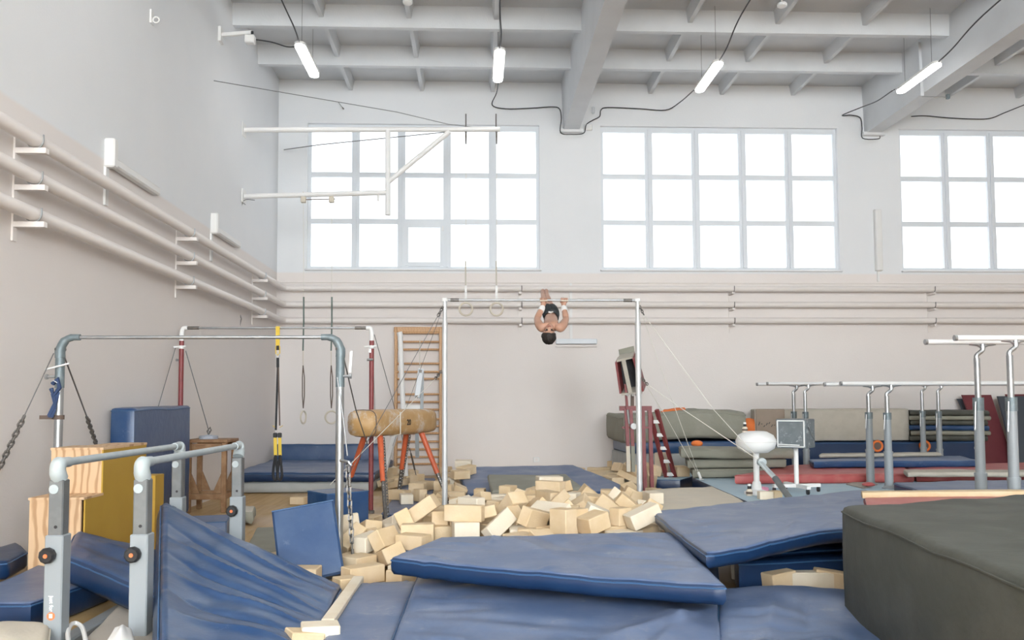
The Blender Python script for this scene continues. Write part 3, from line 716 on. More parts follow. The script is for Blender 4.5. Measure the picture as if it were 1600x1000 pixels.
m = MB(); m.beam(T(434, 574), T(431, 672), 0.026, 0.006, up=(0, 1, 0)); m.build('strap', M_BWEB, r)
m = MB(); m.beam(T(435, 574), T(437, 665), 0.018, 0.006, up=(0, 1, 0)); m.build('strap', M_BROWNWEB, r)
for px in (430, 437):
    MB().box(T(px, 680), (0.05, 0.03, 0.06), bev=0.008).build('cam_buckle', M_BLACK, r)
    MB().beam(T(px, 668), T(px + (5 if px > 433 else -4), 665), 0.012, 0.006).build('tab', M_YELLOW, r)
    MB().beam(T(px, 684), T(px + 0.6, 712), 0.040, 0.008, up=(0, 1, 0)).build('lower_strap', M_YELLOW, r)
    m = MB(); m.tube(curve([T(px + 0.6, 711), T(px - 2.5, 730), T(px - 3, 745), T(px + 0.5, 750), T(px + 3.5, 744), T(px + 2.6, 730), T(px + 0.6, 711)], 4), 0.017, 6); m.build('handle', M_BWEB, r, True)

# ---- high bar
Y3 = 10.54
def H(px, py, dy=0): return PY(px, py, Y3 + dy)
h0, h1 = XP(695, Y3, 630), XP(998, Y3, 630)
zh = H(845, 469).z
r = thing('high_bar', ((h0 + h1) / 2, Y3, 0), 'tall high bar on pale steel posts that the gymnast hangs from', 'high bar')
for x, nm in ((h0, 0), (h1, 1)):
    MB().cyl((x, Y3, 0.02), (x, Y3, zh - 0.28), 0.036, n=14).build('post', M_HPOST, r, True)
    MB().cyl((x, Y3, zh - 0.3), (x, Y3, zh + 0.015), 0.028, n=12).build('upper_post', M_HPOST, r, True)
    MB().box((x, Y3, 0.012), (0.32, 0.28, 0.024)).build('base_plate', M_PSLEEVE, r)
    sg = 1 if nm == 0 else -1
    MB().cyl((x + sg * 0.07, Y3, zh), (x + sg * 0.18, Y3, zh), 0.021, n=10).build('bar_end_sleeve', M_STEELD, r, True)
    MB().box((x, Y3, zh), (0.075, 0.06, 0.05), bev=0.012).build('bar_socket', M_CHALK, r)
MB().cyl((h0, Y3, zh), (h1, Y3, zh), 0.014, n=12).build('bar', M_STEEL, r, True)
# its guy wires: chains at the post heads, long thin cables to floor anchors
for p, q in ((H(693, 478), H(684, 494, -0.1)), (H(690, 580), H(680, 592, -0.2))):
    MB().chain(p, q, 0.06, 0.007).build('chain', M_STEELD, r)
wire(r, [H(684, 494, -0.1), PY(545, 742, 8.0)], 0.004); wire(r, [H(680, 592, -0.2), PY(516, 757, 8.0)], 0.004, M_ROPEW)
wire(r, [H(690, 486, 0.1), PY(612, 700, 13.5)], 0.003)
for p, q in ((H(999, 478), H(1006, 492, -0.1)), (H(1002, 590), H(1012, 601, -0.1))):
    MB().chain(p, q, 0.05, 0.006).build('chain', M_STEELD, r)
AN = PY(1190, 722, 9.55)
wire(r, [H(1012, 601, -0.1), H(1060, 635, -0.3), AN], 0.005, M_ROPEW); wire(r, [H(1006, 492, -0.1), PY(1115, 640, 9.95), AN], 0.004, M_ROPEW)
AN2 = PY(1091, 738, 11.9)
wire(r, [H(1000, 482, 0.1), PY(1050, 625, 11.2), AN2], 0.004, M_ROPEW); wire(r, [H(1004, 593, 0.1), PY(1040, 650, 11.1), AN2 + Vector((-0.03, 0, 0.02))], 0.004, M_ROPEW)
tb = MB(); tb.cyl(AN2, PY(1095, 748, 11.85), 0.02, n=8); tb.box(PY(1096, 754, 11.85), (0.09, 0.08, 0.10), bev=0.02); tb.build('floor_hook', M_CHALK, r)
# the tensioner on the right: plate link then thick grey tube to the floor
m = MB(); m.lathe(AN, [(0.05, -0.03), (0.05, 0.03)], 12, axis=(0, 1, 0)); m.build('pulley', M_PBAR, r)
a, c = PY(1187, 722, 9.5), PY(1214, 750, 9.3); m = MB(); m.beam(a, c, 0.075, 0.03, bev=0.008); m.build('link_plate', M_PBAR, r)
a, c = PY(1211, 747, 9.3), PY(1242, 790, 8.9); m = MB(); m.cyl(a, c, 0.036, n=12); m.build('tensioner_tube', M_PPOST, r, True)

# ---- low parallel bars in the left foreground
YN, YF = 4.73, 6.57
xl, xr_ = XP(92, YN, 800), XP(223, YN, 800)
zp = (ZP(724, YN, 160) + ZP(696, YF, 320)) / 2
r = thing('parallel_bars', ((xl + xr_) / 2, (YN + YF) / 2, 0), 'low grey parallel bars on four square posts, left foreground', 'parallel bars', 'parallel bars')
for x in (xl, xr_):
    MB().cyl((x, YN - 0.02, zp), (x, YF + 0.02, zp), 0.0225, n=14).build('rail', M_PBAR, r, True)
    for y, sg in ((YN, -1), (YF, 1)):
        e = MB(); e.tube(curve([(x, y - sg * 0.10, zp), (x, y - sg * 0.02, zp), (x, y + sg * 0.02, zp - 0.012), (x, y + sg * 0.022, zp - 0.05), (x, y, zp - 0.085)], 4), [0.029] * 6 + [0.041] * 6 + [0.043] * 5, 14)
        e.build('elbow', M_GALV if False else M_PBAR, r, True)
        MB().box((x, y, (zp - 0.09 + 0.45) / 2), (0.078, 0.078, zp - 0.09 - 0.45), bev=0.006).build('post', M_PPOST, r)
        sl = MB().box((x, y, 0.329), (0.098, 0.098, 0.642), bev=0.006).build('sleeve', M_PSLEEVE, r)
        kx = x - 0.022; kz = 0.545
        kb = MB().lathe((kx, y - 0.05, kz), [(0.040, 0.0), (0.044, 0.012), (0.044, 0.030), (0.034, 0.042)], 10, axis=(0, -1, 0)).build('knob', M_BLACK, sl)
        MB().lathe((kx, y - 0.09, kz), [(0.013, 0.0), (0.011, 0.006)], 10, axis=(0, -1, 0)).build('knob_cap', M_STICK_O, sl)
        MB().lathe((x - 0.01, y - 0.0388, zp - 0.14), [(0.026, 0.0), (0.026, 0.006)], 12, axis=(0, -1, 0)).build('cap_disc', M_PBAR, r)
        for zz in (zp - 0.42, zp - 0.345):
            MB().lathe((x + 0.004, y - 0.0388, zz), [(0.009, 0.0), (0.009, 0.003)], 10, axis=(0, -1, 0)).build('pin_hole', M_BLACK, r)
    MB().box((x, (YN + YF) / 2, 0.03), (0.10, YF - YN + 0.5, 0.06), bev=0.01).build('base_runner', M_PSLEEVE, r)
for y in (YN, YF):
    MB().box(((xl + xr_) / 2, y, 0.03), (xr_ - xl - 0.1, 0.08, 0.05), bev=0.01).build('base_crossbar', M_PSLEEVE, r)
# printed sticker on the front left sleeve
def flat_text(body, loc, size, rot, m, parent, name='lettering'):
    cu = bpy.data.curves.new(name, 'FONT'); cu.body = body; cu.size = size; cu.extrude = 0.0008; cu.offset = size * 0.025; cu.align_x = 'LEFT'; cu.align_y = 'CENTER'
    ob = bpy.data.objects.new(name, cu); COL.objects.link(ob)
    bpy.context.view_layer.update()
    me = bpy.data.meshes.new_from_object(ob.evaluated_get(bpy.context.evaluated_depsgraph_get()))
    bpy.data.objects.remove(ob); bpy.data.curves.remove(cu)
    o2 = bpy.data.objects.new(name, me); COL.objects.link(o2); me.materials.clear(); me.materials.append(m)
    me.transform(Matrix.Translation(Vector(loc)) @ rot.to_4x4())
    if parent:
        org = Vector(); q = parent
        while q is not None: org += q.location; q = q.parent
        me.transform(Matrix.Translation(-org)); o2.parent = parent
    return o2
yf = YN - 0.0505
tx = XP(80, YN - 0.05, 940)
ztop = ZP(931, yf, 80)
# reads downwards: text x axis -> -Z, text y axis -> +X
RT = Matrix(((0, 1, 0), (0, 0, -1), (-1, 0, 0)))
flat_text('just for', (tx, yf, ztop), 0.029, RT, M_STICK_W, r)
zlogo = ZP(963, yf, 80)
lg = MB().lathe((tx, yf + 0.001, zlogo), [(0.022, 0.0), (0.022, 0.002)], 18, axis=(0, -1, 0)).build('round_emblem', M_STICK_O, r)
m = MB(); m.box((tx, yf - 0.002, zlogo - 0.003), (0.018, 0.001, 0.014))
for k in range(4): m.box((tx - 0.0075 + 0.005 * k, yf - 0.002, zlogo + 0.008), (0.003, 0.001, 0.012))
m.build('hand_mark', M_STICK_W, lg)

# ---- tall parallel bars on round posts at the right
def round_bars(label, yn, yf_, pn, pf, zr_, zbase, rail_px, length, rad, second=2.3):
    xn, xf = XP(pn, yn, 650), XP(pf, yf_, 650); x0 = (xn + xf) / 2
    r = thing('parallel_bars', (x0, (yn + yf_) / 2, zbase), label, 'parallel bars', 'parallel bars')
    for y in (yn, yf_):
        a = XP(rail_px, (yn + yf_) / 2, 600)
        m = MB(); m.cyl((a, y, zr_), (a + length, y, zr_), 0.026, n=12); rl = m.build('rail', M_BEIGE if False else M_CHALK, r, True)
        MB().cyl((a - 0.004, y, zr_), (a + 0.02, y, zr_), 0.0275, n=12).build('end_cap', M_STEEL, rl)
        for x in [x0 + second * k for k in range(2)]:
            H_ = zr_ - zbase
            m = MB(); m.cyl((x, y, zbase), (x, y, zbase + 0.34 * H_), rad * 1.18, n=14); m.lathe((x, y, zbase + 0.33 * H_), [(rad * 1.28, 0), (rad * 1.28, 0.03)], 14)
            m.lathe((x, y, zbase), [(rad * 1.9, 0), (rad * 1.9, 0.015), (rad * 1.25, 0.04)], 14); m.build('lower_sleeve', M_PSLEEVE, r, True)
            MB().cyl((x, y, zbase + 0.3 * H_), (x, y, zbase + 0.66 * H_), rad, n=14).build('post', M_PSLEEVE, r, True)
            m = MB(); m.cyl((x, y, zbase + 0.655 * H_), (x, y, zbase + 0.72 * H_), rad * 1.12, n=14); m.build('clamp', M_GALV, r, True)
            m = MB(); m.cyl((x - rad * 1.2, y - rad, zbase + 0.70 * H_), (x - rad * 1.5, y - rad, zbase + 0.56 * H_), 0.008, n=6); m.build('clamp_lever', M_STEEL, r)
            m = MB(); m.cyl((x, y, zbase + 0.70 * H_), (x, y, zr_ - 0.16), rad * 0.62, n=12); m.build('inner_tube', M_STEEL, r, True)
            m = MB(); m.tube(curve([(x, y, zr_ - 0.17), (x, y, zr_ - 0.13), (x + 0.06, y, zr_ - 0.08), (x + 0.06, y, zr_ - 0.03)], 4), rad * 0.5, 8)
            m.cyl((x + 0.06, y, zr_ - 0.09), (x + 0.06, y, zr_ - 0.02), 0.022, n=8)
            for s_ in (-1, 1): m.tube([(x + 0.06, y, zr_ - 0.06), (x + 0.06 + s_ * 0.05, y, zr_ - 0.035), (x + 0.06 + s_ * 0.13, y, zr_ - 0.024)], 0.010, 6)
            m.build('rail_yoke', M_STEEL, r, True)
    return r
PODZ = 0.26
round_bars('tall parallel bars at the right edge, nearest of the three round-post sets', 7.4, 7.9, 1580, 1530, ZP(528, 7.4, 1560), 0.0, 1470, 3.5, 0.045)
round_bars('parallel bars on thick round posts standing on the pale blue carpet', 10.4, 10.9, 1387, 1357, ZP(599, 10.4, 1380), PODZ, 1300, 3.5, 0.045)
round_bars('farther parallel bars whose posts rise behind the chalk box', 13.5, 14.0, 1259, 1240, ZP(599, 13.5, 1300), 0.0, 1190, 3.4, 0.045, 2.24)

# ---- vaulting horse
ax = Vector((0.43, 0.90, 0)).normalized(); sd = Vector((ax.y, -ax.x, 0))
hc = Vector((XP(617, 10.8, 660), 10.8, 0)); z0h, z1h = ZP(681, 10.5, 617), ZP(641, 10.5, 617)
r = thing('vaulting_horse', hc, 'tan leather vaulting horse on orange and steel legs', 'vaulting horse')
L, Wd = 0.80, 0.19
prof = []
NB = 24
body = MB(); rows = []
for i in range(NB + 1):
    t_ = -1 + 2 * i / NB; s_ = (1 - abs(t_) ** 9) ** 0.5 if abs(t_) < 1 else 0.0
    s_ = max(s_, 0.55); ring = []
    for k in range(20):
        a_ = 2 * math.pi * k / 20; cx = math.copysign(abs(math.cos(a_)) ** 0.55, math.cos(a_)); cz = math.copysign(abs(math.sin(a_)) ** 0.55, math.sin(a_))
        hz = (z1h - z0h) / 2
        ring.append(hc + ax * (L * t_) + sd * (Wd * cx * (0.86 + 0.14 * s_)) + Vector((0, 0, (z0h + z1h) / 2 + hz * cz * (0.80 + 0.20 * s_) + (0.012 if cz > 0 else 0.0))))
    rows.append(ring)
o_ = 0
vs = [p for ring in rows for p in ring]; fs = []
for i in range(NB):
    for k in range(20): fs.append((i * 20 + k, i * 20 + (k + 1) % 20, (i + 1) * 20 + (k + 1) % 20, (i + 1) * 20 + k))
fs.append(tuple(reversed(range(20)))); fs.append(tuple(NB * 20 + k for k in range(20)))
body.add(vs, fs); bo = body.build('leather_body', M_LEATHER, r, 'all')
MB().loop_tube([p + (p - (hc + ax * (L * -0.86) + Vector((0, 0, (z0h + z1h) / 2)))).normalized() * 0.004 for p in rows[1]], 0.006).build('end_seam', M_BROWNWEB, bo)
flat_text('20', hc + sd * (Wd + 0.002) - ax * 0.02 + Vector((0, 0, (z0h + z1h) / 2)) , 0.10, Matrix((ax, Vector((0, 0, 1)), sd)).transposed(), M_BLACK, bo, 'number')
m = MB(); m.tube([hc + ax * (-0.2) + sd * (Wd + 0.01) + Vector((0, 0, z1h - 0.02)), hc + ax * (-0.2) + sd * (Wd + 0.012) + Vector((0, 0, z0h + 0.02)), hc + ax * (-0.2) + sd * 0.05 + Vector((0, 0, z0h - 0.01))], 0.008, 5)
m.build('tie_cord', M_ROPEW, r)
feet = [PZ(603, 815), PZ(533, 790), PZ(622, 776, .072), PZ(704, 792)]
tops = [hc - ax * 0.5 + sd * 0.09, hc - ax * 0.55 - sd * 0.09, hc + ax * 0.45 - sd * 0.09, hc + ax * 0.52 + sd * 0.09]
for f_, t_ in zip(feet, tops):
    t_ = t_ + Vector((0, 0, z0h + 0.03)); k_ = t_.lerp(f_, 0.56)
    lg = MB().cyl(t_, k_, 0.038, 0.034, n=14).build('leg', M_ORANGE, r, True)
    MB().cyl(t_.lerp(f_, 0.54), f_ + Vector((0, 0, 0.015)), 0.024, n=12).build('leg_tube', M_STEELD, lg, True)
    MB().lathe(f_, [(0.05, 0), (0.05, 0.012), (0.028, 0.03)], 12).build('foot', M_BLACK, lg)
    d_ = (f_ - t_).normalized()
    hl = MB()
    for j in range(7):
        q = t_.lerp(f_, 0.60 + 0.055 * j) + (CAMP - t_).normalized() * 0.0235
        hl.lathe(q, [(0.008, 0), (0.008, 0.003)], 8, axis=(CAMP - t_).normalized())
    hl.build('pin_holes', M_CHALK, lg)
for f_, t_ in ((feet[0], tops[0]), (feet[2], tops[2])):
    MB().chain(t_ + sd * 0.03 + Vector((0.02, 0, z0h - 0.02)), f_ + Vector((0.03, -0.03, 0.08)), 0.055, 0.006).build('chain', M_STEELD, r)
turnbuckle(r, PY(640, 700, 11.6), PY(650, 742, 11.9))

# ---- wall bars
wl, wr_ = XP(616, D - 0.1, 640), XP(691, D - 0.1, 640); zt_ = ZP(511, D - 0.1, 650)
r = thing('wall_bars', ((wl + wr_) / 2, D - 0.08, 0), 'honey wooden wall bars ladder on the back wall', 'wall bars')
for x in (wl + 0.03, wr_ - 0.03): MB().box((x, D - 0.09, zt_ / 2), (0.055, 0.14, zt_), bev=0.008).build('upright', M_WOOD, r)
for py in (520, 534, 546, 568, 581, 592, 616, 628, 640, 655, 666, 677, 690, 702, 714, 725):
    z = ZP(py, D - 0.12, 650)
    MB().cyl((wl + 0.04, D - 0.12, z), (wr_ - 0.04, D - 0.12, z), 0.020, n=10).build('rung', M_WOOD, r, True)
MB().box(((wl + wr_) / 2, D - 0.12, zt_ - 0.05), (wr_ - wl + 0.02, 0.05, 0.10), bev=0.008).build('top_rail', M_WOOD, r)
# white adjustable stand before the wall bars
YS = 13.6
def S_(px, py, dy=0): return PY(px, py, YS + dy)
r = thing('white_stand', S_(632, 745), 'white steel stand with tilted bracket in front of the wall bars', 'stand')
MB().cyl(S_(625, 520), S_(634, 745), 0.042, n=12).build('mast', M_TRIMW, r, True)
MB().cyl(S_(624, 519), S_(626, 527), 0.046, n=12).build('mast_cap', M_TRIMW, r, True)
MB().beam(S_(617, 680), S_(600, 738, -0.4), 0.07, 0.05).build('strut', M_TRIMW, r)
MB().beam(S_(632, 636), S_(657, 636), 0.09, 0.06).build('crosspiece', M_TRIMW, r)
MB().beam(S_(658, 576, -0.1), S_(652, 622, -0.1), 0.09, 0.14, bev=0.01).build('tilted_box', M_FRAME, r)
MB().beam(S_(660, 580, -0.05), S_(659, 640, -0.05), 0.05, 0.05).build('rod', M_PSLEEVE, r)
MB().beam(S_(651, 640), S_(652, 715), 0.06, 0.04).build('lower_rod', M_PSLEEVE, r)
MB().cyl(S_(656, 530), S_(656, 577), 0.006, n=5).build('cord', M_ROPEW, r)
for p in ((657, 580), (651, 620)): MB().box(S_(*p, -0.18), (0.045, 0.03, 0.045)).build('bolt_plate', M_STEELD, r)

# ---- plywood step box with mustard side
yb0, yb1, yb2, yb3 = 6.30, 6.60, 6.96, 7.44
bx0 = XP(45, yb0, 830); bx1 = XP(130, yb0, 830)
zl_ = ZP(781, yb0, 90); zu_ = ZP(703, yb1, 110)
r = thing('step_box', ((bx0 + bx1) / 2, yb1, 0), 'two-step plywood box with mustard yellow side by left wall', 'box')
MB().box(((bx0 + bx1) / 2 - 0.01, yb0 + 0.01, zl_ / 2), (bx1 - bx0 - 0.02, 0.02, zl_)).build('lower_front_panel', M_PLY, r)
MB().box(((bx0 + bx1) / 2 + 0.0, yb1 + 0.01, (zl_ + zu_) / 2), (bx1 - bx0 - 0.02, 0.02, zu_ - zl_)).build('upper_front_panel', M_PLY, r)
MB().box(((bx0 + bx1) / 2, (yb0 + yb1) / 2, zl_ + 0.008), (bx1 - bx0 + 0.01, yb1 - yb0 + 0.02, 0.018)).build('tread', M_PLY, r)
MB().box(((bx0 + bx1) / 2, (yb1 + yb2) / 2, zu_ + 0.008), (bx1 - bx0 + 0.01, yb2 - yb1 + 0.02, 0.018)).build('top_panel', M_PLY, r)
MB().box((bx1 - .14, (yb2 + yb3) / 2 + .01, zu_ + 0.008), (.29, yb3 - yb2 - .005, 0.018)).build('rear_top_panel', M_PLY, r)
MB().prism([(bx1 - .01, yb0 + 0.02, 0), (bx1 - .01, yb3, 0), (bx1 - .01, yb3, zu_), (bx1 - .01, yb1, zu_), (bx1 - .01, yb1, zl_), (bx1 - .01, yb0 + 0.02, zl_)], (0.012, 0, 0)).build('side_panel', M_MUSTARD, r)
MB().prism([(bx0 + .01, yb0 + 0.02, 0), (bx0 + .01, yb2, 0), (bx0 + .01, yb2, zu_), (bx0 + .01, yb1, zu_), (bx0 + .01, yb1, zl_), (bx0 + .01, yb0 + 0.02, zl_)], (-0.012, 0, 0)).build('side_panel', M_PLY, r)
MB().box(((bx0 + bx1) / 2, yb2 - 0.01, zu_ / 2), (bx1 - bx0 - 0.04, 0.02, zu_ - .01)).build('back_panel', M_PLY, r)
MB().box((bx1 + 0.02, yb3 + 0.14, ZP(743, 7.5, 208) / 2), (0.10, 0.2, ZP(743, 7.5, 208))).build('back_step', M_MUSTARD, r)

# ---- brown wooden trestle with weight plate
yt = 10.7
x0, x1 = XP(291, yt, 740), XP(354, yt, 740); zt2 = ZP(688, yt, 325)
r = thing('wooden_trestle', ((x0 + x1) / 2, yt + 0.2, 0), 'worn brown wooden trestle stool behind the parallel bars', 'trestle')
for x in (x0 + 0.03, x1 - 0.03):
    for y in (yt, yt + 0.42):
        MB().beam((x, y, 0), (x, y, zt2 - 0.02), 0.06, 0.06, bev=0.005).build('leg', M_BROWNW, r)
MB().box(((x0 + x1) / 2, yt + 0.21, zt2 - 0.01), (x1 - x0 + 0.03, 0.52, 0.04), bev=0.005).build('top_board', M_BROWNW, r)
for y in (yt, yt + 0.42):
    MB().box(((x0 + x1) / 2, y, zt2 - 0.09), (x1 - x0 - 0.06, 0.03, 0.10)).build('apron', M_BROWNW, r)
    MB().box(((x0 + x1) / 2, y, 0.20), (x1 - x0 - 0.06, 0.04, 0.07)).build('rail', M_BROWNW, r)
    for sg, x in ((1, x0 + 0.06), (-1, x1 - 0.06)):
        MB().prism([(x, y - 0.012, 0.24), (x + sg * 0.11, y - 0.012, 0.24), (x, y - 0.012, 0.50)], (0, 0.024, 0)).build('gusset', M_BROWNW, r)
for x in (x0 + 0.03, x1 - 0.03): MB().box((x, yt + 0.21, 0.20), (0.04, 0.36, 0.07)).build('rail', M_BROWNW, r)
q = PY(326, 685, yt + 0.15); q.z = zt2 + 0.011
r = thing('weight_plate', q, 'round grey weight plate lying on the trestle', 'weight plate')
MB().lathe(q, [(0.115, 0.0), (0.118, 0.01), (0.118, 0.035), (0.105, 0.045), (0.04, 0.045), (0.04, 0.052)], 24).build('disc', M_RUBBER, r)
m = MB(); m.tube([q + Vector((0, 0, 0.05)), q + Vector((-0.02, 0, 0.10)), q + Vector((0.02, 0, 0.15)), q + Vector((0.03, 0, 0.11)), q + Vector((0, 0, 0.06))], 0.009, 6); m.build('hook', M_STEELD, r)

# ---- maroon vault trainer: folding ladder frame with a lifted box frame
YM = 12.4
def V(px, py, dy=0): return PY(px, py, YM + dy)
r = thing('vault_trainer', V(1030, 768), 'maroon steel A-frame with lifted box head beside the high bar', 'frame')
for px in (1008, 1019):
    MB().beam(V(px - 4, 640), V(px, 772), 0.055, 0.05).build('front_leg', M_RED, r)
for dx in (0, 12):
    MB().beam(V(1014 + dx, 640, 0.1), V(1048 + dx * 1.15, 772, 0.5), 0.05, 0.05).build('rear_leg', M_RED, r)
for k in range(6):
    t_ = 0.14 + 0.155 * k
    a = V(1014, 640, 0.1).lerp(V(1048, 772, 0.5), t_); c = V(1026, 640, 0.1).lerp(V(1061.8, 772, 0.5), t_)
    MB().beam(a, c, 0.035, 0.05).build('rung', M_CHALK, r)
MB().beam(V(968, 638), V(1018, 638), 0.06, 0.07).build('top_beam', M_RED, r)
MB().beam(V(972, 668), V(1018, 668), 0.035, 0.03).build('tie_bar', M_RED, r)
for px in (981, 988.5):
    MB().beam(V(px - 3, 640, -0.05), V(px, 697, -0.05), 0.05, 0.045).build('slide_tube', M_RED, r)
    MB().beam(V(px, 696, -0.05), V(px + 1, 737, -0.05), 0.055, 0.045).build('wooden_foot', M_CREAM if px < 985 else M_GREENL, r)
MB().lathe(V(990, 666, -0.1), [(0.045, -0.02), (0.045, 0.02)], 14, axis=(0, 1, 0)).build('hand_wheel', M_CHALK, r)
MB().beam(V(977, 600, -0.1), V(980, 640, -0.08), 0.035, 0.035).build('ram', M_RED, r)
MB().cyl(V(980, 636, -0.08), V(983, 662, -0.08), 0.016, n=8).build('ram_rod', M_STEEL, r)
MB().beam(V(988, 612), V(988, 642), 0.045, 0.04).build('neck', M_BROWNWEB, r)
# the tilted box: frame of four boards, dark inside, divided
t0, t1, t2, t3 = V(964, 566, -0.15), V(988, 560, -0.15), V(1003, 612, -0.1), V(971, 615, -0.15)
hx = thing('box', (0, 0, 0), None, None); bpy.data.objects.remove(hx)
dpt = Vector((0.10, 0.32, 0.10))
for p, q in ((t0, t1), (t1, t2), (t2, t3), (t3, t0)):
    n_ = (q - p).normalized()
    b_ = MB(); w_ = n_.cross(dpt).normalized() * 0.03
    b_.hexa([p, q, q + w_, p + w_, p + dpt, q + dpt, q + dpt + w_, p + dpt + w_]); b_.build('head_board', M_RED if (p, q) in ((t1, t2), (t3, t0)) else M_BEIGE, r)
b_ = MB(); b_.hexa([t0 + dpt * 0.9, t1 + dpt * 0.9, t2 + dpt * 0.9, t3 + dpt * 0.9, t0 + dpt, t1 + dpt, t2 + dpt, t3 + dpt]); b_.build('head_back', M_BLACK, r)
MB().beam(t0.lerp(t1, 0.42), t3.lerp(t2, 0.42), 0.06, 0.03, up=(0, 1, 0)).build('head_divider', M_BEIGE, r)
a, c = t0 + dpt, t1 + dpt; u_ = (t0 - t3).normalized() * 0.11
b_ = MB(); b_.hexa([a, c, c + Vector((0, 0.03, 0)), a + Vector((0, 0.03, 0)), a + u_, c + u_, c + u_ + Vector((0, 0.03, 0)), a + u_ + Vector((0, 0.03, 0))]); b_.build('head_lip', M_GREENL, r)
for px in (981, 990, 996): MB().lathe(V(px - 1, 617, -0.12), [(0.022, -0.02), (0.022, 0.02)], 10, axis=(0, 1, 0)).build('roller', M_STEELD, r)
flat_text('Seven Bars', V(1014, 665, -0.06), 0.05, Matrix(((0, 1, 0), (0, 0, -1), (-1, 0, 0))), M_STICK_W, r) if False else None

# ---- chalk bowl and chalk box
YB_ = 9.9
q = PY(1181, 690, YB_); bz = PODZ
r = thing('chalk_bowl', (q.x, YB_, bz), 'round white chalk bowl on a slim white stand', 'chalk bowl')
MB().lathe(q, [(0.05, -0.135), (0.14, -0.13), (0.215, -0.08), (0.235, -0.02), (0.235, 0.02), (0.205, 0.08), (0.13, 0.12), (0.10, 0.125), (0.09, 0.10)], 28).build('bowl', M_CHALK, r, 'all')
MB().loop_tube([q + Vector((0.236 * math.cos(t_), 0.236 * math.sin(t_), 0)) for t_ in [k * math.pi / 14 for k in range(28)]], 0.006).build('rim_seam', M_TRIMW, r)
MB().cyl((q.x, YB_, bz + 0.12), (q.x, YB_, q.z - 0.12), 0.035, n=14).build('stem', M_CHALK, r, True)
MB().lathe((q.x, YB_, bz), [(0.15, 0), (0.15, 0.03), (0.06, 0.06), (0.05, 0.14), (0.036, 0.16)], 20).build('foot', M_CHALK, r, True)
def bottle(p, label, s=1.0):
    r = thing('bottle', p, label, 'bottle', 'small bottles')
    MB().lathe(p, [(0.032 * s, 0), (0.034 * s, 0.01), (0.034 * s, 0.055 * s), (0.018 * s, 0.075 * s)], 14).build('body', M_CREAM, r, True)
    MB().lathe(p, [(0.0345 * s, 0.02 * s), (0.0345 * s, 0.045 * s)], 14).build('paper_band', M_BROWNWEB, r)
    MB().lathe(p + Vector((0, 0, 0.07 * s)), [(0.02 * s, 0), (0.02 * s, 0.035 * s)], 12).build('neck', M_BLACK, r)
    MB().lathe(p + Vector((0, 0, 0.105 * s)), [(0.018 * s, 0), (0.018 * s, 0.022 * s)], 12).build('cap', M_CHALK, r)
bottle(PY(1164, 674, YB_) * 1.0 + Vector((0, 0, -0.012)), 'small dark-necked bottle standing on the chalk bowl', 0.95)
bottle(Vector((PY(1171, 775, 9.75).x, 9.75, PODZ)), 'small dark-necked bottle on the floor by the chalk bowl foot', 1.1)
YX = 10.05
q = PY(1243, 677, YX); 
r = thing('chalk_box', (q.x, YX, PODZ), 'dusty grey metal chalk box on white wheeled stand', 'chalk box')
Rz = Matrix.Rotation(R(-40), 3, 'Z')
bx_ = MB().box(q, (0.36, 0.34, 0.35), Rz, bev=0.008).build('metal_box', M_CHALKBOX, r)
fr = MB(); n_ = Rz @ Vector((0, -1, 0)); u_ = Rz @ Vector((1, 0, 0)); fc = q + n_ * 0.174
cs = [fc + u_ * (0.16 * a_) + Vector((0, 0, 0.155 * b_)) for a_, b_ in ((-1, -1), (1, -1), (1, 1), (-1, 1))]
for i in range(4): fr.cyl(cs[i], cs[(i + 1) % 4], 0.009, n=6)
fr.build('door_rim', M_CHALK, bx_)
m = MB(); m.tube([fc - n_ * -0.01 + u_ * -0.14 + Vector((0, 0, -0.13)), fc + n_ * 0.03 + u_ * -0.14 + Vector((0, 0, -0.13)), fc + n_ * 0.03 + u_ * 0.10 + Vector((0, 0, -0.135)), fc + u_ * 0.10 + Vector((0, 0, -0.135))], 0.008, 6); m.build('handle', M_CHALK, bx_)
n2_ = Rz @ Vector((1, 0, 0)); m = MB(); m.beam(q + n2_ * 0.185 + Rz @ Vector((0, -0.1, 0.08)), q + n2_ * 0.185 + Rz @ Vector((0, 0.09, -0.06)), 0.02, 0.012); m.build('latch_bar', M_STEEL, bx_)
MB().cyl((q.x, YX, PODZ + 0.06), (q.x, YX, q.z - 0.17), 0.028, n=12).build('stem', M_TRIMW, r, True)
for a_ in (0.1, 0.1 + math.pi / 2):
    d_ = Vector((math.cos(a_), math.sin(a_), 0)) * 0.30
    MB().beam(Vector((q.x, YX, PODZ + 0.085)) - d_, Vector((q.x, YX, PODZ + 0.085)) + d_, 0.05, 0.04).build('stand_foot', M_TRIMW, r)
    for s_ in (-1, 1):
        c_ = Vector((q.x, YX, PODZ + 0.035)) + d_ * s_ * 0.95
        MB().lathe(c_ + Vector((0, 0.012, 0)), [(0.033, -0.012), (0.033, 0.012)], 12, axis=(1, 0, 0)).build('caster', M_BLACK, r)

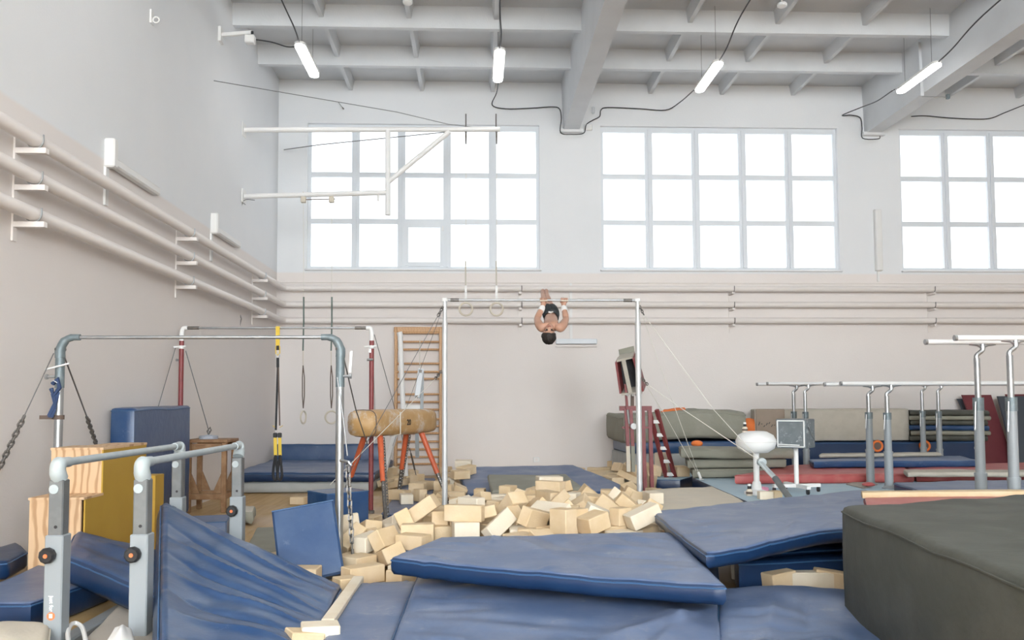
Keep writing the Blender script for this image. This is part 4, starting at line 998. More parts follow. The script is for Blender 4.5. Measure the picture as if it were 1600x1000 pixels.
# ================================================================== MATS
def W(px, Y, z): return Vector((XP(px, Y, 720), Y, z))
def K(px, py, z): return PZ(px, py, z)
def softmat(name, label, cat, c4, thick, top, side, n=(24, 16), bumps=(), folds=(), wr=0.006, seed=0, group=None, rad=0.02, seam=True, parent=None, fn=None, z0=None, auto=0):
    """soft vinyl mat: c4 = top corners FL, FR, BR, BL; bumps (u, v, ru, rv, dz); folds (u0, v0, u1, v1, width, dz) are creases"""
    FL, FR, BR, BL = [Vector(p) for p in c4]; nx, ny = n
    zoff = Vector((seed * 7.13, seed * 3.7, 0))
    rg = random.Random(seed * 31 + 5); folds = list(folds)
    for k in range(auto):
        e = rg.random() * 4; t0 = rg.uniform(.05, .95); ln = rg.uniform(.12, .38); sk = rg.uniform(-.18, .18); a_ = rg.choice((-1, 1)) * rg.uniform(.007, .016)
        q_ = {0: (t0, 0, t0 + sk, ln), 1: (1, t0, 1 - ln, t0 + sk), 2: (t0, 1, t0 + sk, 1 - ln), 3: (0, t0, ln, t0 + sk)}[int(e)]
        folds.append((*q_, rg.uniform(.012, .024), a_))
    def P(u, v):
        p = FL.lerp(FR, u).lerp(BL.lerp(BR, u), v); dz = 0
        for (bu, bv, ru, rv, a) in bumps: dz += a * math.exp(-((u - bu) / ru) ** 2 - ((v - bv) / rv) ** 2)
        for (u0, v0, u1, v1, w_, a) in folds:
            du, dv = u1 - u0, v1 - v0; L2 = du * du + dv * dv; t_ = max(0, min(1, ((u - u0) * du + (v - v0) * dv) / L2))
            d_ = math.hypot(u - u0 - du * t_, v - v0 - dv * t_); fade = math.sin(math.pi * min(max(t_, 0.08), 0.92))
            dz += a * math.exp(-(d_ / (w_ * .75)) ** 1.35) * fade
        if wr: dz += wr * noise.noise(Vector((p.x * 2.3, p.y * 2.3, 0)) + zoff) + wr * 0.5 * noise.noise(Vector((p.x * 7, p.y * 3, 5)) + zoff)
        if fn: dz += fn(u, v)
        return p + Vector((0, 0, dz))
    vs = []; fs = []; mi = []
    top_i = {}
    for j in range(ny + 1):
        for i in range(nx + 1):
            top_i[(i, j)] = len(vs); vs.append(P(i / nx, j / ny))
    for j in range(ny):
        for i in range(nx):
            fs.append((top_i[(i, j)], top_i[(i + 1, j)], top_i[(i + 1, j + 1)], top_i[(i, j + 1)])); mi.append(0)
    per = [(i, 0) for i in range(nx)] + [(nx, j) for j in range(ny)] + [(i, ny) for i in range(nx, 0, -1)] + [(0, j) for j in range(ny, 0, -1)]
    cen = (FL + FR + BR + BL) / 4; m = len(per)
    # frame of the mat for its thickness direction
    nrm = (FR - FL).cross(BL - FL) + (BL - BR).cross(FR - BR); nrm.normalize()
    if nrm.z < 0: nrm = -nrm
    outs = []
    for k, (i, j) in enumerate(per):
        p = vs[top_i[(i, j)]]; a = vs[top_i[per[k - 1]]]; c = vs[top_i[per[(k + 1) % m]]]
        o = (c - a).cross(nrm)
        if o.length < 1e-6: o = p - cen
        o.normalize()
        if o.dot(p - cen) < 0: o = -o
        outs.append(o)
    loops = [[top_i[q] for q in per]]
    for (off, dn) in ((rad * 0.7, rad * 0.3), (rad, rad), (rad * 1.15, thick * 0.5), (rad, thick - rad), (rad * 0.3, thick)):
        lp = []
        for k, q in enumerate(per):
            p = vs[top_i[q]] + outs[k] * off - nrm * dn
            if z0 is not None and dn >= thick - rad: p.z = min(p.z, z0 + (thick - dn))
            lp.append(len(vs)); vs.append(p)
        loops.append(lp)
    for a in range(len(loops) - 1):
        for k in range(m):
            fs.append((loops[a][k], loops[a][(k + 1) % m], loops[a + 1][(k + 1) % m], loops[a + 1][k])); mi.append(1 if a > 0 else 0)
    fs.append(tuple(reversed(loops[-1]))); mi.append(1)
    b_ = MB(); b_.add(vs, fs); ob = b_.build(name, top, parent, 'all')
    ob.data.materials.append(side); ob.data.polygons.foreach_set('material_index', mi)
    try: ob.data.set_sharp_from_angle(angle=R(60))
    except Exception: pass
    if parent is None: tag(ob, label, cat, group)
    if seam:
        cen_path = [vs[i] + outs[k] * 0.003 for k, i in enumerate(loops[2])]
        MB().loop_tube(cen_path[::1], 0.0055, 5).build('piping', M_SEAM if side in (M_BLUE, M_BLUED, M_BLUEG) else side, ob)
    return ob
def boxmat(name, label, cat, c, size, rot, m, bev=0.02, group=None, seam=None):
    o = MB().box(c, size, rot, bev).build(name, m, None, False); tag(o, label, cat, group)
    c = Vector(c); h = Vector(size) / 2; M_ = rot if rot is not None else Matrix.Identity(3)
    b = bev * 0.35
    pts = [c + M_ @ Vector((sx * (h.x - b), sy * (h.y - b), h.z - b)) for sx, sy in ((-1, -1), (1, -1), (1, 1), (-1, 1))]
    s_ = MB()
    for i in range(4): s_.cyl(pts[i], pts[(i + 1) % 4], 0.006, n=5)
    s_.build('piping', seam or M_SEAM, o)
    return o
GB = 'blue vinyl gym mats'
# --- foreground
softmat('gym_mat', 'narrow flat dusty blue mat strip at bottom edge, left of the long crumpled mat', 'mat', [K(462, 1075, .13), K(578, 1075, .13), K(646, 908, .13), K(567, 910, .13)], .12, M_BLUEG, M_BLUE, (14, 22), wr=.008, auto=6, seed=1, group=GB)
softmat('gym_mat', 'broad dusty blue mat filling the bottom centre of the frame', 'mat', [K(585, 1085, .17), K(1124, 1085, .17), K(1116, 880, .17), K(664, 880, .17)], .16, M_BLUEG, M_BLUE, (96, 60),
        folds=[(0.05, .42, .75, .30, .03, .012), (.05, .46, .7, .36, .02, -.010), (.02, .28, .3, .24, .018, -.012), (.02, .30, .3, .27, .018, .008), (.03, .12, .35, .08, .02, -.012), (.6, .25, .98, .5, .04, .03), (.72, .05, .9, .45, .03, .022), (.8, .55, .98, .30, .04, .025)],
        wr=.012, auto=12, seed=2, group=GB)
softmat('gym_mat', 'rumpled blue mat at bottom right, beside the big olive mat', 'mat', [K(1128, 1100, .15), Vector((3.0, 3.2, .14)), Vector((3.2, 5.2, .14)), K(1130, 926, .17)], .14, M_BLUEG, M_BLUE, (72, 56),
        bumps=[(.25, .86, .3, .3, .06)], folds=[(.08, .2, .2, .95, .03, .025), (.22, .4, .30, .95, .025, -.02), (.42, .45, .62, .9, .035, .03), (.02, .35, .35, .45, .05, .03)], wr=.014, auto=12, seed=3, group=GB)
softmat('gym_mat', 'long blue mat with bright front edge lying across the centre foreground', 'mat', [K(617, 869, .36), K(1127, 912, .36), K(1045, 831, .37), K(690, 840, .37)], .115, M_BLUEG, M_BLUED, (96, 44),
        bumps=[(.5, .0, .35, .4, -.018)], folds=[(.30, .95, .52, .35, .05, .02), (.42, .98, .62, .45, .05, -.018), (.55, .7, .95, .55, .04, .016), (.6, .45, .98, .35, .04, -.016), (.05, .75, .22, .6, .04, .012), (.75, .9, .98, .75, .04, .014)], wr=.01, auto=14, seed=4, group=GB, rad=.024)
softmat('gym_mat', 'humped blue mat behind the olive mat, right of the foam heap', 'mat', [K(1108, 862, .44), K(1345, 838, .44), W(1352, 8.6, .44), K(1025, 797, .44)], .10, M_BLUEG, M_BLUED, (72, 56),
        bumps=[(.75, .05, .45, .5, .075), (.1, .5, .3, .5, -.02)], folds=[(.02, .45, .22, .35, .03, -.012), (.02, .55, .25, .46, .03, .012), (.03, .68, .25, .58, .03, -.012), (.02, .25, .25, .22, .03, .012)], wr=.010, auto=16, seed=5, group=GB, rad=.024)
softmat('gym_mat', 'dark blue mat tucked beneath the humped mat', 'mat', [W(1190, 5.75, .335), W(1410, 6.0, .335), W(1390, 7.2, .335), W(1150, 7.1, .335)], .045, M_BLUED, M_BLUED, (16, 12), wr=.004, seed=6, group=GB)
softmat('gym_mat', 'dark blue block mat whose front face shows under the humped mat', 'mat', [K(1158, 877, .285), Vector((3.4, 5.9, .285)), Vector((3.4, 7.2, .285)), W(1140, 7.0, .285)], .27, M_BLUED, M_BLUED, (20, 12), wr=.004, seed=7, group=GB)
softmat('crash_mat', 'huge dark olive canvas crash mat at the right edge', 'crash mat', [Vector((1.80, 2.3, .77)), Vector((4.3, 2.0, .77)), Vector((3.95, 5.35, .77)), K(1326, 792, .76)], .62, M_GREEN, M_GREEN, (40, 40),
        folds=[(.1, .35, .9, .55, .03, .018), (.02, .5, .8, .72, .03, -.02), (.05, .2, .9, .3, .04, .02), (.0, .75, .7, .9, .03, -.012)], wr=.014, auto=14, seed=8, rad=.035)
softmat('maroon_mat', 'thin maroon mat just behind the olive crash mat', 'mat', [W(1362, 5.75, .535), Vector((6.5, 5.75, .55)), Vector((6.5, 6.9, .56)), W(1352, 6.9, .56)], .07, M_REDMAT, M_MAROON, (20, 10), wr=.01, seed=9)
softmat('foam_plank', 'long thin tan foam plank along the back of the maroon mat', 'foam', [W(1346, 6.9, .60), Vector((6.5, 6.9, .60)), Vector((6.5, 7.05, .60)), W(1345, 7.05, .60)], .05, M_FOAM, M_FOAM, (16, 3), wr=.004, seed=10, seam=False, rad=.006)
softmat('gym_mat', 'blue block mat hidden behind the olive mat, under the maroon one', 'mat', [Vector((3.5, 5.8, .46)), Vector((6.4, 5.8, .46)), Vector((6.4, 7.1, .46)), Vector((3.5, 7.1, .46))], .45, M_BLUED, M_BLUED, (8, 6), wr=.002, seed=11, group=GB)

# --- slanting mat among the parallel bars
softmat('gym_mat', 'large crumpled blue mat slanting down to the right, left foreground', 'mat', [K(262, 1010, .30), K(470, 1035, .10), PY(528, 912, 5.65), PY(260, 790, 6.45)], .16, M_BLUE, M_BLUED, (80, 150),
        folds=[(.0, .95, .95, .80, 0.0232, .030), (.0, .80, .95, .66, 0.0204, -.030), (.0, .70, .98, .56, 0.0204, .030), (.0, .58, .95, .47, 0.0186, -.028), (.0, .48, .98, .36, 0.0204, .030), (.0, .35, .9, .26, 0.0232, -.026), (.05, .22, .98, .16, 0.0279, .028), (.0, .10, .8, .05, 0.0279, -.02),
               (.55, .98, 1.0, .9, 0.0279, .02)], bumps=[(.2, .35, .35, .4, -.07), (.0, .95, .3, .3, .03)], wr=.016, seed=12, group=GB, rad=.03)
softmat('gym_mat', 'thick blue mat end wedged between the parallel bars, left foreground', 'mat', [PY(108, 866, 5.6), PY(262, 930, 5.1), PY(290, 872, 6.0), PY(126, 830, 6.1)], .17, M_BLUE, M_BLUED, (36, 16),
        folds=[(.1, .8, .95, .6, .05, .028), (.1, .5, .9, .4, .05, -.03), (.2, .25, .98, .2, .05, .028)], wr=.014, auto=8, seed=13, group=GB, rad=.03)
softmat('gym_mat', 'long low blue block mat on the floor at left edge', 'mat', [K(-70, 940, .19), K(46, 941, .19), K(172, 896, .19), K(60, 884, .19)], .18, M_BLUEG, M_BLUED, (16, 20), wr=.006, seed=14, group=GB)
softmat('gym_mat', 'dark blue mat corner poking in at the left edge', 'mat', [Vector((-3.70, 5.9, .26)), K(8, 876, .26), K(37, 861, .27), Vector((-3.70, 6.9, .26))], .13, M_BLUED, M_BLUED, (8, 8), wr=.004, seed=15, group=GB)
softmat('floor_pad', 'taupe canvas pad lying under the parallel bars', 'mat', [K(96, 1040, .10), K(300, 1060, .10), K(290, 950, .10), K(194, 940, .10)], .08, M_TAUPE, M_TAUPE, (24, 18),
        folds=[(.1, .6, .9, .55, .03, .012), (.1, .4, .9, .33, .03, -.012), (.1, .75, .9, .72, .03, .01)], wr=.01, seed=16, seam=False)
softmat('floor_pad', 'pale cream canvas cushion at the bottom left corner', 'cushion', [K(-80, 1030, .16), K(58, 1040, .16), K(68, 978, .16), K(-60, 974, .16)], .14, M_CREAM, M_CREAM, (16, 12), bumps=[(.5, .5, .4, .4, .05)], wr=.02, seed=17, seam=True, rad=.03)
softmat('chalk_sack', 'small white cloth sack by the foot of the parallel bars', 'sack', [K(166, 1006, .20), K(206, 1006, .20), K(200, 978, .21), K(184, 976, .22)], .16, M_TAPE, M_TAPE, (10, 10), bumps=[(.5, .6, .3, .4, .04)], wr=.03, seed=18, seam=False, rad=.02)
tag(MB().tube(curve([K(112, 1030, .11), K(106, 990, .12), K(114, 974, .13), K(128, 980, .12), K(136, 1012, .11), K(140, 1030, .11)], 6), 0.012, 7).build('rubber_hose', M_TAPE, smooth=True), 'pale loop of hose on the floor by the left post', 'hose')
# --- blocks left of the heap
Rb = Matrix.Rotation(R(38), 3, 'Z')
bz_ = ZP(770, 8.2, 527)
boxmat('foam_block_mat', 'upright blue block mat in front of the red post', 'block mat', (XP(528, 8.4, 800), 8.4, bz_ / 2), (.46, .42, bz_), Rb, M_BLUE, .012, 'blue block mats')
a0, a1, a2 = PY(424, 798, 6.68), PY(521, 780, 6.76), PY(535, 878, 6.55)
ex = (a1 - a0).normalized(); ez = (a1 - a2); ez = (ez - ex * ez.dot(ex)).normalized(); ey = ez.cross(ex)
Rt = Matrix((ex, ey, ez)).transposed(); wd = (a1 - a0).length; ht = .60
boxmat('foam_block_mat', 'tilted square blue block mat leaning before the foam heap', 'block mat', a0.lerp(a1, .5) - ez * (ht / 2) + ey * .11 - ex * 0.0, (wd, .22, ht), Rt, M_BLUE, .016, 'blue block mats')
boxmat('foam_block_mat', 'small low blue block mat behind the slanting mat', 'block mat', (XP(322, 8.2, 800), 8.2, .13), (.42, .5, .26), Matrix.Rotation(R(12), 3, 'Z'), M_BLUEG, .012, 'blue block mats')
softmat('floor_pad', 'grey-green canvas pad on the floor behind the slanting mat', 'mat', [W(388, 7.6, .06), W(470, 7.6, .06), W(478, 9.0, .06), W(405, 9.0, .06)], .05, M_GREENL, M_GREENL, (14, 12), wr=.012, seed=19, seam=False)
softmat('canvas_bag', 'small grey canvas bag on floor behind the parallel bars', 'bag', [W(372, 9.6, .16), W(392, 9.5, .16), W(396, 9.9, .17), W(376, 10.0, .15)], .14, M_BEIGE, M_GREENL, (8, 8), bumps=[(.5, .5, .4, .4, .03)], wr=.02, seed=20, seam=False, rad=.03)
# --- left wall and corner
yA, yB = 8.75, 10.38
o = softmat('crash_mat', 'big blue crash mat standing on edge against the left wall', 'crash mat', [Vector((XL + .07, yA, 1.33)), Vector((XL + .25, yA, 1.33)), Vector((XL + .25, yB, 1.345)), Vector((XL + .07, yB, 1.345))], 1.31, M_BLUE, M_BLUE, (6, 30), wr=.012, seed=21, rad=.03)
YCm = 12.9
xcl, xcr = XL + .10, XP(583, YCm, 740)
softmat('crash_mat', 'pale grey base mat in the back left corner', 'crash mat', [Vector((xcl, YCm + .05, .17)), Vector((xcr - .02, YCm + .05, .17)), Vector((xcr, 15.4, .17)), Vector((xcl, 15.4, .17))], .16, M_GREYBASE, M_GREYBASE, (20, 12), wr=.004, seed=22)
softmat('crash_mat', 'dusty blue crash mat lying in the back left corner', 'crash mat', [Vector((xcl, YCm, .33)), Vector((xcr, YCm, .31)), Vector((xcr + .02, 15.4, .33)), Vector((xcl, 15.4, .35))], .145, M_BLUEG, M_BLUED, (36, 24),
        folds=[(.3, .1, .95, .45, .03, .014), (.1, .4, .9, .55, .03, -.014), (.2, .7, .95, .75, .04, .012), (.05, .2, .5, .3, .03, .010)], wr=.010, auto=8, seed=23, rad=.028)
softmat('crash_mat', 'blue mat leaning upright on the back wall in the corner', 'crash mat', [W(434, 15.50, .62), W(592, 15.50, .62), W(592, 15.66, .62), W(434, 15.66, .62)], .60, M_BLUE, M_BLUE, (26, 3), wr=.010, seed=24, rad=.02)

# --- centre back
softmat('gym_mat', 'tilted dusty blue mat behind the foam heap with a folded pad on it', 'mat', [K(733, 771, .14), K(985, 762, .17), W(895, 13.4, .36), W(716, 13.2, .36)], .13, M_BLUEG, M_BLUE, (40, 26),
        folds=[(.02, .3, .5, .45, .03, .014), (.02, .5, .5, .62, .03, -.014), (.5, .35, .98, .3, .03, .014), (.6, .6, .98, .5, .04, -.012)], bumps=[(.8, .0, .3, .3, -.03)], wr=.012, auto=14, seed=25, group=GB)
softmat('folded_pad', 'grey-green folded canvas pad lying on the tilted blue mat', 'pad', [K(772, 766, .27), K(908, 760, .27), K(883, 741, .33), K(765, 742, .34)], .085, M_GREENL, M_GREENL, (24, 12), bumps=[(.5, .1, .4, .5, -.02)], wr=.012, seed=26, rad=.028)
softmat('gym_mat', 'flat dusty blue mat on the floor near the back wall, right of the tilted one', 'mat', [W(965, 11.9, .09), W(1003, 11.6, .09), W(990, 15.0, .09), W(905, 15.0, .09)], .08, M_BLUEG, M_BLUE, (16, 16), wr=.008, seed=27, group=GB)
softmat('gym_mat', 'narrow dusty blue mat on the floor under the horse', 'mat', [W(598, 9.9, .07), W(668, 9.7, .07), W(678, 14.6, .07), W(640, 14.6, .07)], .06, M_BLUEG, M_BLUE, (10, 24), wr=.008, seed=28, group=GB)
softmat('gym_mat', 'flat dusty blue mat lying beneath the foam heap', 'mat', [W(632, 6.95, .15), W(985, 7.0, .15), W(960, 10.2, .15), W(722, 10.2, .15)], .14, M_BLUEG, M_BLUE, (20, 20), wr=.004, seed=29, group=GB)
softmat('cream_mat', 'pale cream topped mat at the right edge of the foam heap', 'mat', [K(1033, 806, .25), K(1175, 795, .25), K(1128, 759, .25), K(999, 769, .25)], .23, M_CREAM, M_BLUED, (24, 16), bumps=[(.3, .9, .3, .3, .02)], wr=.012, seed=30)
# --- right: carpeted platform and what lies on it
softmat('carpet_platform', 'pale blue carpeted platform under the parallel bars at right', 'platform', [W(1188, 8.7, PODZ), Vector((9.8, 8.7, PODZ)), Vector((9.8, 12.9, PODZ)), W(1082, 12.2, PODZ)], PODZ - .005, M_LBLUE, M_BLUED, (30, 20), wr=.0, seed=31, rad=.01, seam=False)
softmat('gym_mat', 'blue mat with a pale blue top before the olive mat stack', 'mat', [W(1027, 12.5, .21), W(1061, 12.4, .21), W(1100, 13.55, .21), W(1012, 13.55, .21)], .20, M_LBLUE, M_BLUED, (10, 8), wr=.0, seed=32, rad=.01, group=GB)
softmat('red_mat', 'red mat on the carpet behind the chalk bowl', 'mat', [W(1150, 11.1, .385), W(1425, 11.15, .385), W(1400, 13.2, .385), W(1238, 12.8, .385)], .12, M_REDMAT, M_REDMAT, (24, 14), wr=.006, seed=33, group='red mats')
softmat('red_mat', 'red mat at the right edge behind the tall parallel bars', 'mat', [W(1432, 11.2, .385), Vector((9.6, 11.3, .385)), Vector((9.6, 12.8, .40)), W(1412, 12.8, .385)], .12, M_REDMAT, M_REDMAT, (20, 14), wr=.008, seed=34, group='red mats')
softmat('gym_mat', 'dusty blue mat lying on the red mat behind the thick posts', 'mat', [W(1272, 12.1, .485), W(1527, 12.15, .485), W(1500, 13.15, .49), W(1266, 12.6, .485)], .095, M_BLUEG, M_BLUE, (24, 12), wr=.008, seed=35, group=GB)
softmat('cream_mat', 'thin cream pad lying along the back of the blue mat', 'mat', [W(1281, 12.75, .545), W(1470, 12.9, .545), W(1465, 13.15, .55), W(1285, 13.0, .55)], .05, M_BEIGE, M_BEIGE, (16, 5), wr=.006, seed=36, seam=False)
softmat('gym_mat', 'dusty blue mat curving in from the right edge on the carpet', 'mat', [W(1440, 9.1, .375), Vector((9.4, 9.2, .375)), Vector((9.4, 10.6, .38)), W(1398, 10.0, .375)], .11, M_BLUEG, M_BLUED, (36, 18), folds=[(.05, .3, .9, .2, .04, -.014), (.05, .6, .9, .5, .04, .012)], wr=.012, seed=37, group=GB)
softmat('cream_mat', 'long cream pad curling beside the dusty blue mat at right', 'mat', [W(1418, 10.65, .45), Vector((9.3, 10.65, .46)), Vector((9.3, 11.05, .47)), W(1413, 11.0, .45)], .065, M_BEIGE, M_BEIGE, (24, 6), bumps=[(.5, .5, .3, 1, -.03)], wr=.01, seed=38, seam=False)
r = thing('carpet_flap', K(1352, 757, PODZ), 'brown carpet flap with a red pouch by the thick post', 'flap')
MB().prism([K(1322, 757, PODZ + .004), K(1350, 764, PODZ + .004), K(1372, 757, PODZ + .004), K(1345, 752, PODZ + .004)], (0, 0, .012)).build('flap', M_TAUPE, r)
MB().lathe(K(1357, 760, PODZ + .02), [(.02, 0), (.075, .012), (.08, .03), (.05, .05), (.01, .055)], 14).build('pouch', M_REDMAT, r, True)
r = tag(MB().lathe(K(1193, 768, PODZ), [(.03, 0), (.07, .01), (.06, .05), (.02, .06)], 10).build('pink_cloth', mat('pink_cloth', (.75, .30, .42), .8)), 'small pink cloth on the carpet beside the chalk bowl', 'cloth')
for k, (px, py, l) in enumerate(((1196, 780, .16), (1212, 779, .12))):
    tag(MB().box(K(px, py, PODZ) + Vector((0, 0, .045)), (l, .1, .09), Matrix.Rotation(R(15 * k), 3, 'Z'), .006).build('foam_offcut', M_FOAMW if k == 0 else M_FOAM), ('pale foam offcut on the carpet beside the chalk bowl foot', 'tan foam offcut on the carpet by the tensioner tube')[k], 'foam')
# olive canvas folding stack
zs = PODZ
for k, (xa, xb, th, dy) in enumerate(((1084, 1200, .135, 0), (1076, 1226, .135, .03), (1066, 1238, .15, -.05))):
    softmat('folding_mat', 'grey-green folding canvas mat, %s of the stack of three' % ('bottom', 'middle', 'top')[k], 'mat', [W(xa, 12.0 + dy, zs + th), W(xb, 12.05 + dy, zs + th), W(xb - 6, 12.75, zs + th), W(xa - 3, 12.75, zs + th)], th - .012, M_GREENL, M_GREENL, (24, 10),
            bumps=[(.1, .3, .2, .6, .03)] if k == 2 else [], wr=.012 if k == 2 else .004, seed=40 + k, rad=.022, group='folding mats stack'); zs += th
# crash mats piled by the back wall
YW = 14.0
def pile(name, label, xa, xb, z0_, z1_, m1, m2, sd_, skew=26, yb=15.6, **kw):
    return softmat(name, label, 'crash mat', [W(xa, YW, z1_), W(xb, YW + .05, z1_), W(xb - 12, yb, z1_), W(xa - skew, yb - .3, z1_)], z1_ - z0_ - .005, m1, m2, (26, 14), seed=sd_, **kw)
pile('crash_mat', 'pale grey base mat under the olive crash mat pile', 984, 1130, 0.0, .50, M_GREYBASE, M_GREYBASE, 45, wr=.004)
pile('crash_mat', 'blue crash mat sandwiched under the big grey-green one', 986, 1166, .50, .70, M_BLUE, M_BLUE, 46, wr=.006)
pile('crash_mat', 'big grey-green crash mat on top of the pile by the back wall', 978, 1162, .70, 1.17, M_GREENL, M_GREENL, 47, wr=.03, rad=.05, bumps=[(.65, .3, .3, .8, .08), (.0, .2, .2, .5, -.03)])
c_ = PY(1054, 648, 14.15)
ocl = softmat('orange_cloth', 'crumpled orange cloth lying on the grey-green crash mat', 'cloth', [W(1036, 14.12, 1.235), W(1072, 14.10, 1.235), W(1070, 14.5, 1.25), W(1040, 14.5, 1.25)], .04, M_ORCLOTH, M_ORCLOTH, (14, 8), wr=.05, seed=48, rad=.02, seam=False)
b_ = MB(); n_ = 14
vs = []; fs = []
q = PY(1170, 668, 14.6)
b_.lathe(q, [(.17 * math.sin(math.pi * k / 12), -.17 * math.cos(math.pi * k / 12)) for k in range(13)], 24)
tag(b_.build('ball', M_ORCLOTH, None, 'all'), 'orange ball between the crash mat piles', 'ball')
b_ = MB(); b_.lathe(PY(1089, 693, 12.62), [(.09 * math.sin(math.pi * k / 10), -.05 * math.cos(math.pi * k / 10)) for k in range(11)], 16)
tag(b_.build('orange_disc', M_ORCLOTH, None, 'all'), 'small flat orange disc on the blue mat behind the folding stack', 'disc')
# blue base with ring holes, beige mat and folded mats on it
softmat('crash_mat', 'dark blue crash mat with two orange ringed holes in its front', 'crash mat', [W(1205, 14.4, .66), W(1536, 14.4, .65), W(1528, 15.45, .66), W(1190, 15.6, .66)], .64, M_BLUE, M_BLUED, (26, 10), wr=.012, seed=49)
bm_ = bpy.data.objects[[o.name for o in bpy.data.objects if o.get('label') == 'dark blue crash mat with two orange ringed holes in its front'][0]]
for px, py, m_ in ((1371, 697, M_ORCLOTH), (1445, 697, M_ORCLOTH), (1527, 700, M_CHALK)):
    q = PY(px, py, 14.36); R_ = .085 if m_ is M_ORCLOTH else .045
    MB().loop_tube([q + Vector((R_ * math.cos(t_), 0, R_ * math.sin(t_))) for t_ in [k * math.pi / 10 for k in range(20)]], R_ * .26, 8).build('ring_hole', m_, bm_, 'all')
    if m_ is M_ORCLOTH: MB().lathe(q + Vector((0, .005, 0)), [(R_ * .85, -.01), (R_ * .85, .01)], 16, axis=(0, 1, 0)).build('hole_core', M_BROWNWEB, bm_)
bg = softmat('crash_mat', 'long beige canvas crash mat with a brown end', 'crash mat', [W(1182, 14.45, 1.235), W(1420, 14.5, 1.235), W(1412, 15.5, 1.235), W(1176, 15.5, 1.235)], .56, M_BEIGE, M_BEIGE, (26, 10), wr=.008, seed=50, rad=.02)
e0, e1 = XP(1181, 14.42, 660), XP(1226, 14.42, 660)
MB().box(((e0 + e1) / 2, 14.42, .955), (e1 - e0, .03, .565), bev=.008).build('brown_end_cover', M_BROWNBOX, bg)
st = MB()
for k in range(11): st.beam((e0 + .04 + k * .045, 14.40, .955 + .03 * math.sin(k * 2.1)), (e0 + .065 + k * .045, 14.40, .985 + .03 * math.cos(k * 1.7)), .012, .008)
st.build('black_stitching', M_BLACK, bg)
zs = .67
for k, (m_, th) in enumerate(((M_GREEN, .095), (M_GREENL, .085), (M_BLUE, .095), (M_GREEN, .085), (M_GREENL, .085), (M_GREEN, .09))):
    softmat('folded_mat', '%s folded mat, %s in the pile right of the beige crash mat' % ('bright blue' if m_ is M_BLUE else 'olive green' if m_ is M_GREEN else 'grey-green', ('lowest', 'second from bottom', 'third from bottom', 'fourth from bottom', 'second from top', 'topmost')[k]),
            'mat', [W(1424 + k % 2 * 2, 14.4, zs + th), W(1546 + (k * 5) % 7 - 3, 14.45, zs + th - .02), W(1540, 15.4, zs + th), W(1420, 15.4, zs + th)], th - .01, m_, m_, (14, 8), wr=.010, seed=52 + k, rad=.02, group='folded mats pile', seam=False); zs += th
# boards leaning on the back wall at right
def board(label, p4, th, m_):
    a, b2, c, d = [Vector(p) for p in p4]; t_ = Vector((0, th, 0))
    tag(MB().hexa([a, b2, b2 + t_, a + t_, d, c, c + t_, d + t_]).build('leaning_board', m_, None), label, 'board', 'boards leaning on the back wall')
board('tall maroon board leaning on the back wall right of mat pile', [W(1546, 14.62, .02), W(1590, 14.62, .02), (XP(1549, 15.6), 15.6, ZP(617, 15.6, 1530)), (XP(1504, 15.6), 15.6, ZP(617, 15.6, 1530))], .04, M_MAROON)
board('dark blue board behind the tall maroon one', [W(1552, 15.1, .02), W(1585, 15.1, .02), (XP(1525, 15.75), 15.75, ZP(623, 15.75, 1510)), (XP(1496, 15.75), 15.75, ZP(623, 15.75, 1510))], .03, M_DARKBOARD)
board('charcoal board leaning at the far right edge', [W(1592, 14.2, .02), W(1660, 14.2, .02), (XP(1625, 15.5), 15.5, ZP(619, 15.5, 1580)), (XP(1560, 15.5), 15.5, ZP(619, 15.5, 1580))], .05, M_DARKBOARD)
board('second maroon board at the far right, behind the charcoal one', [W(1600, 14.6, .02), W(1680, 14.6, .02), (XP(1650, 15.7), 15.7, ZP(616, 15.7, 1590)), (XP(1572, 15.7), 15.7, ZP(616, 15.7, 1590))], .03, M_MAROON)

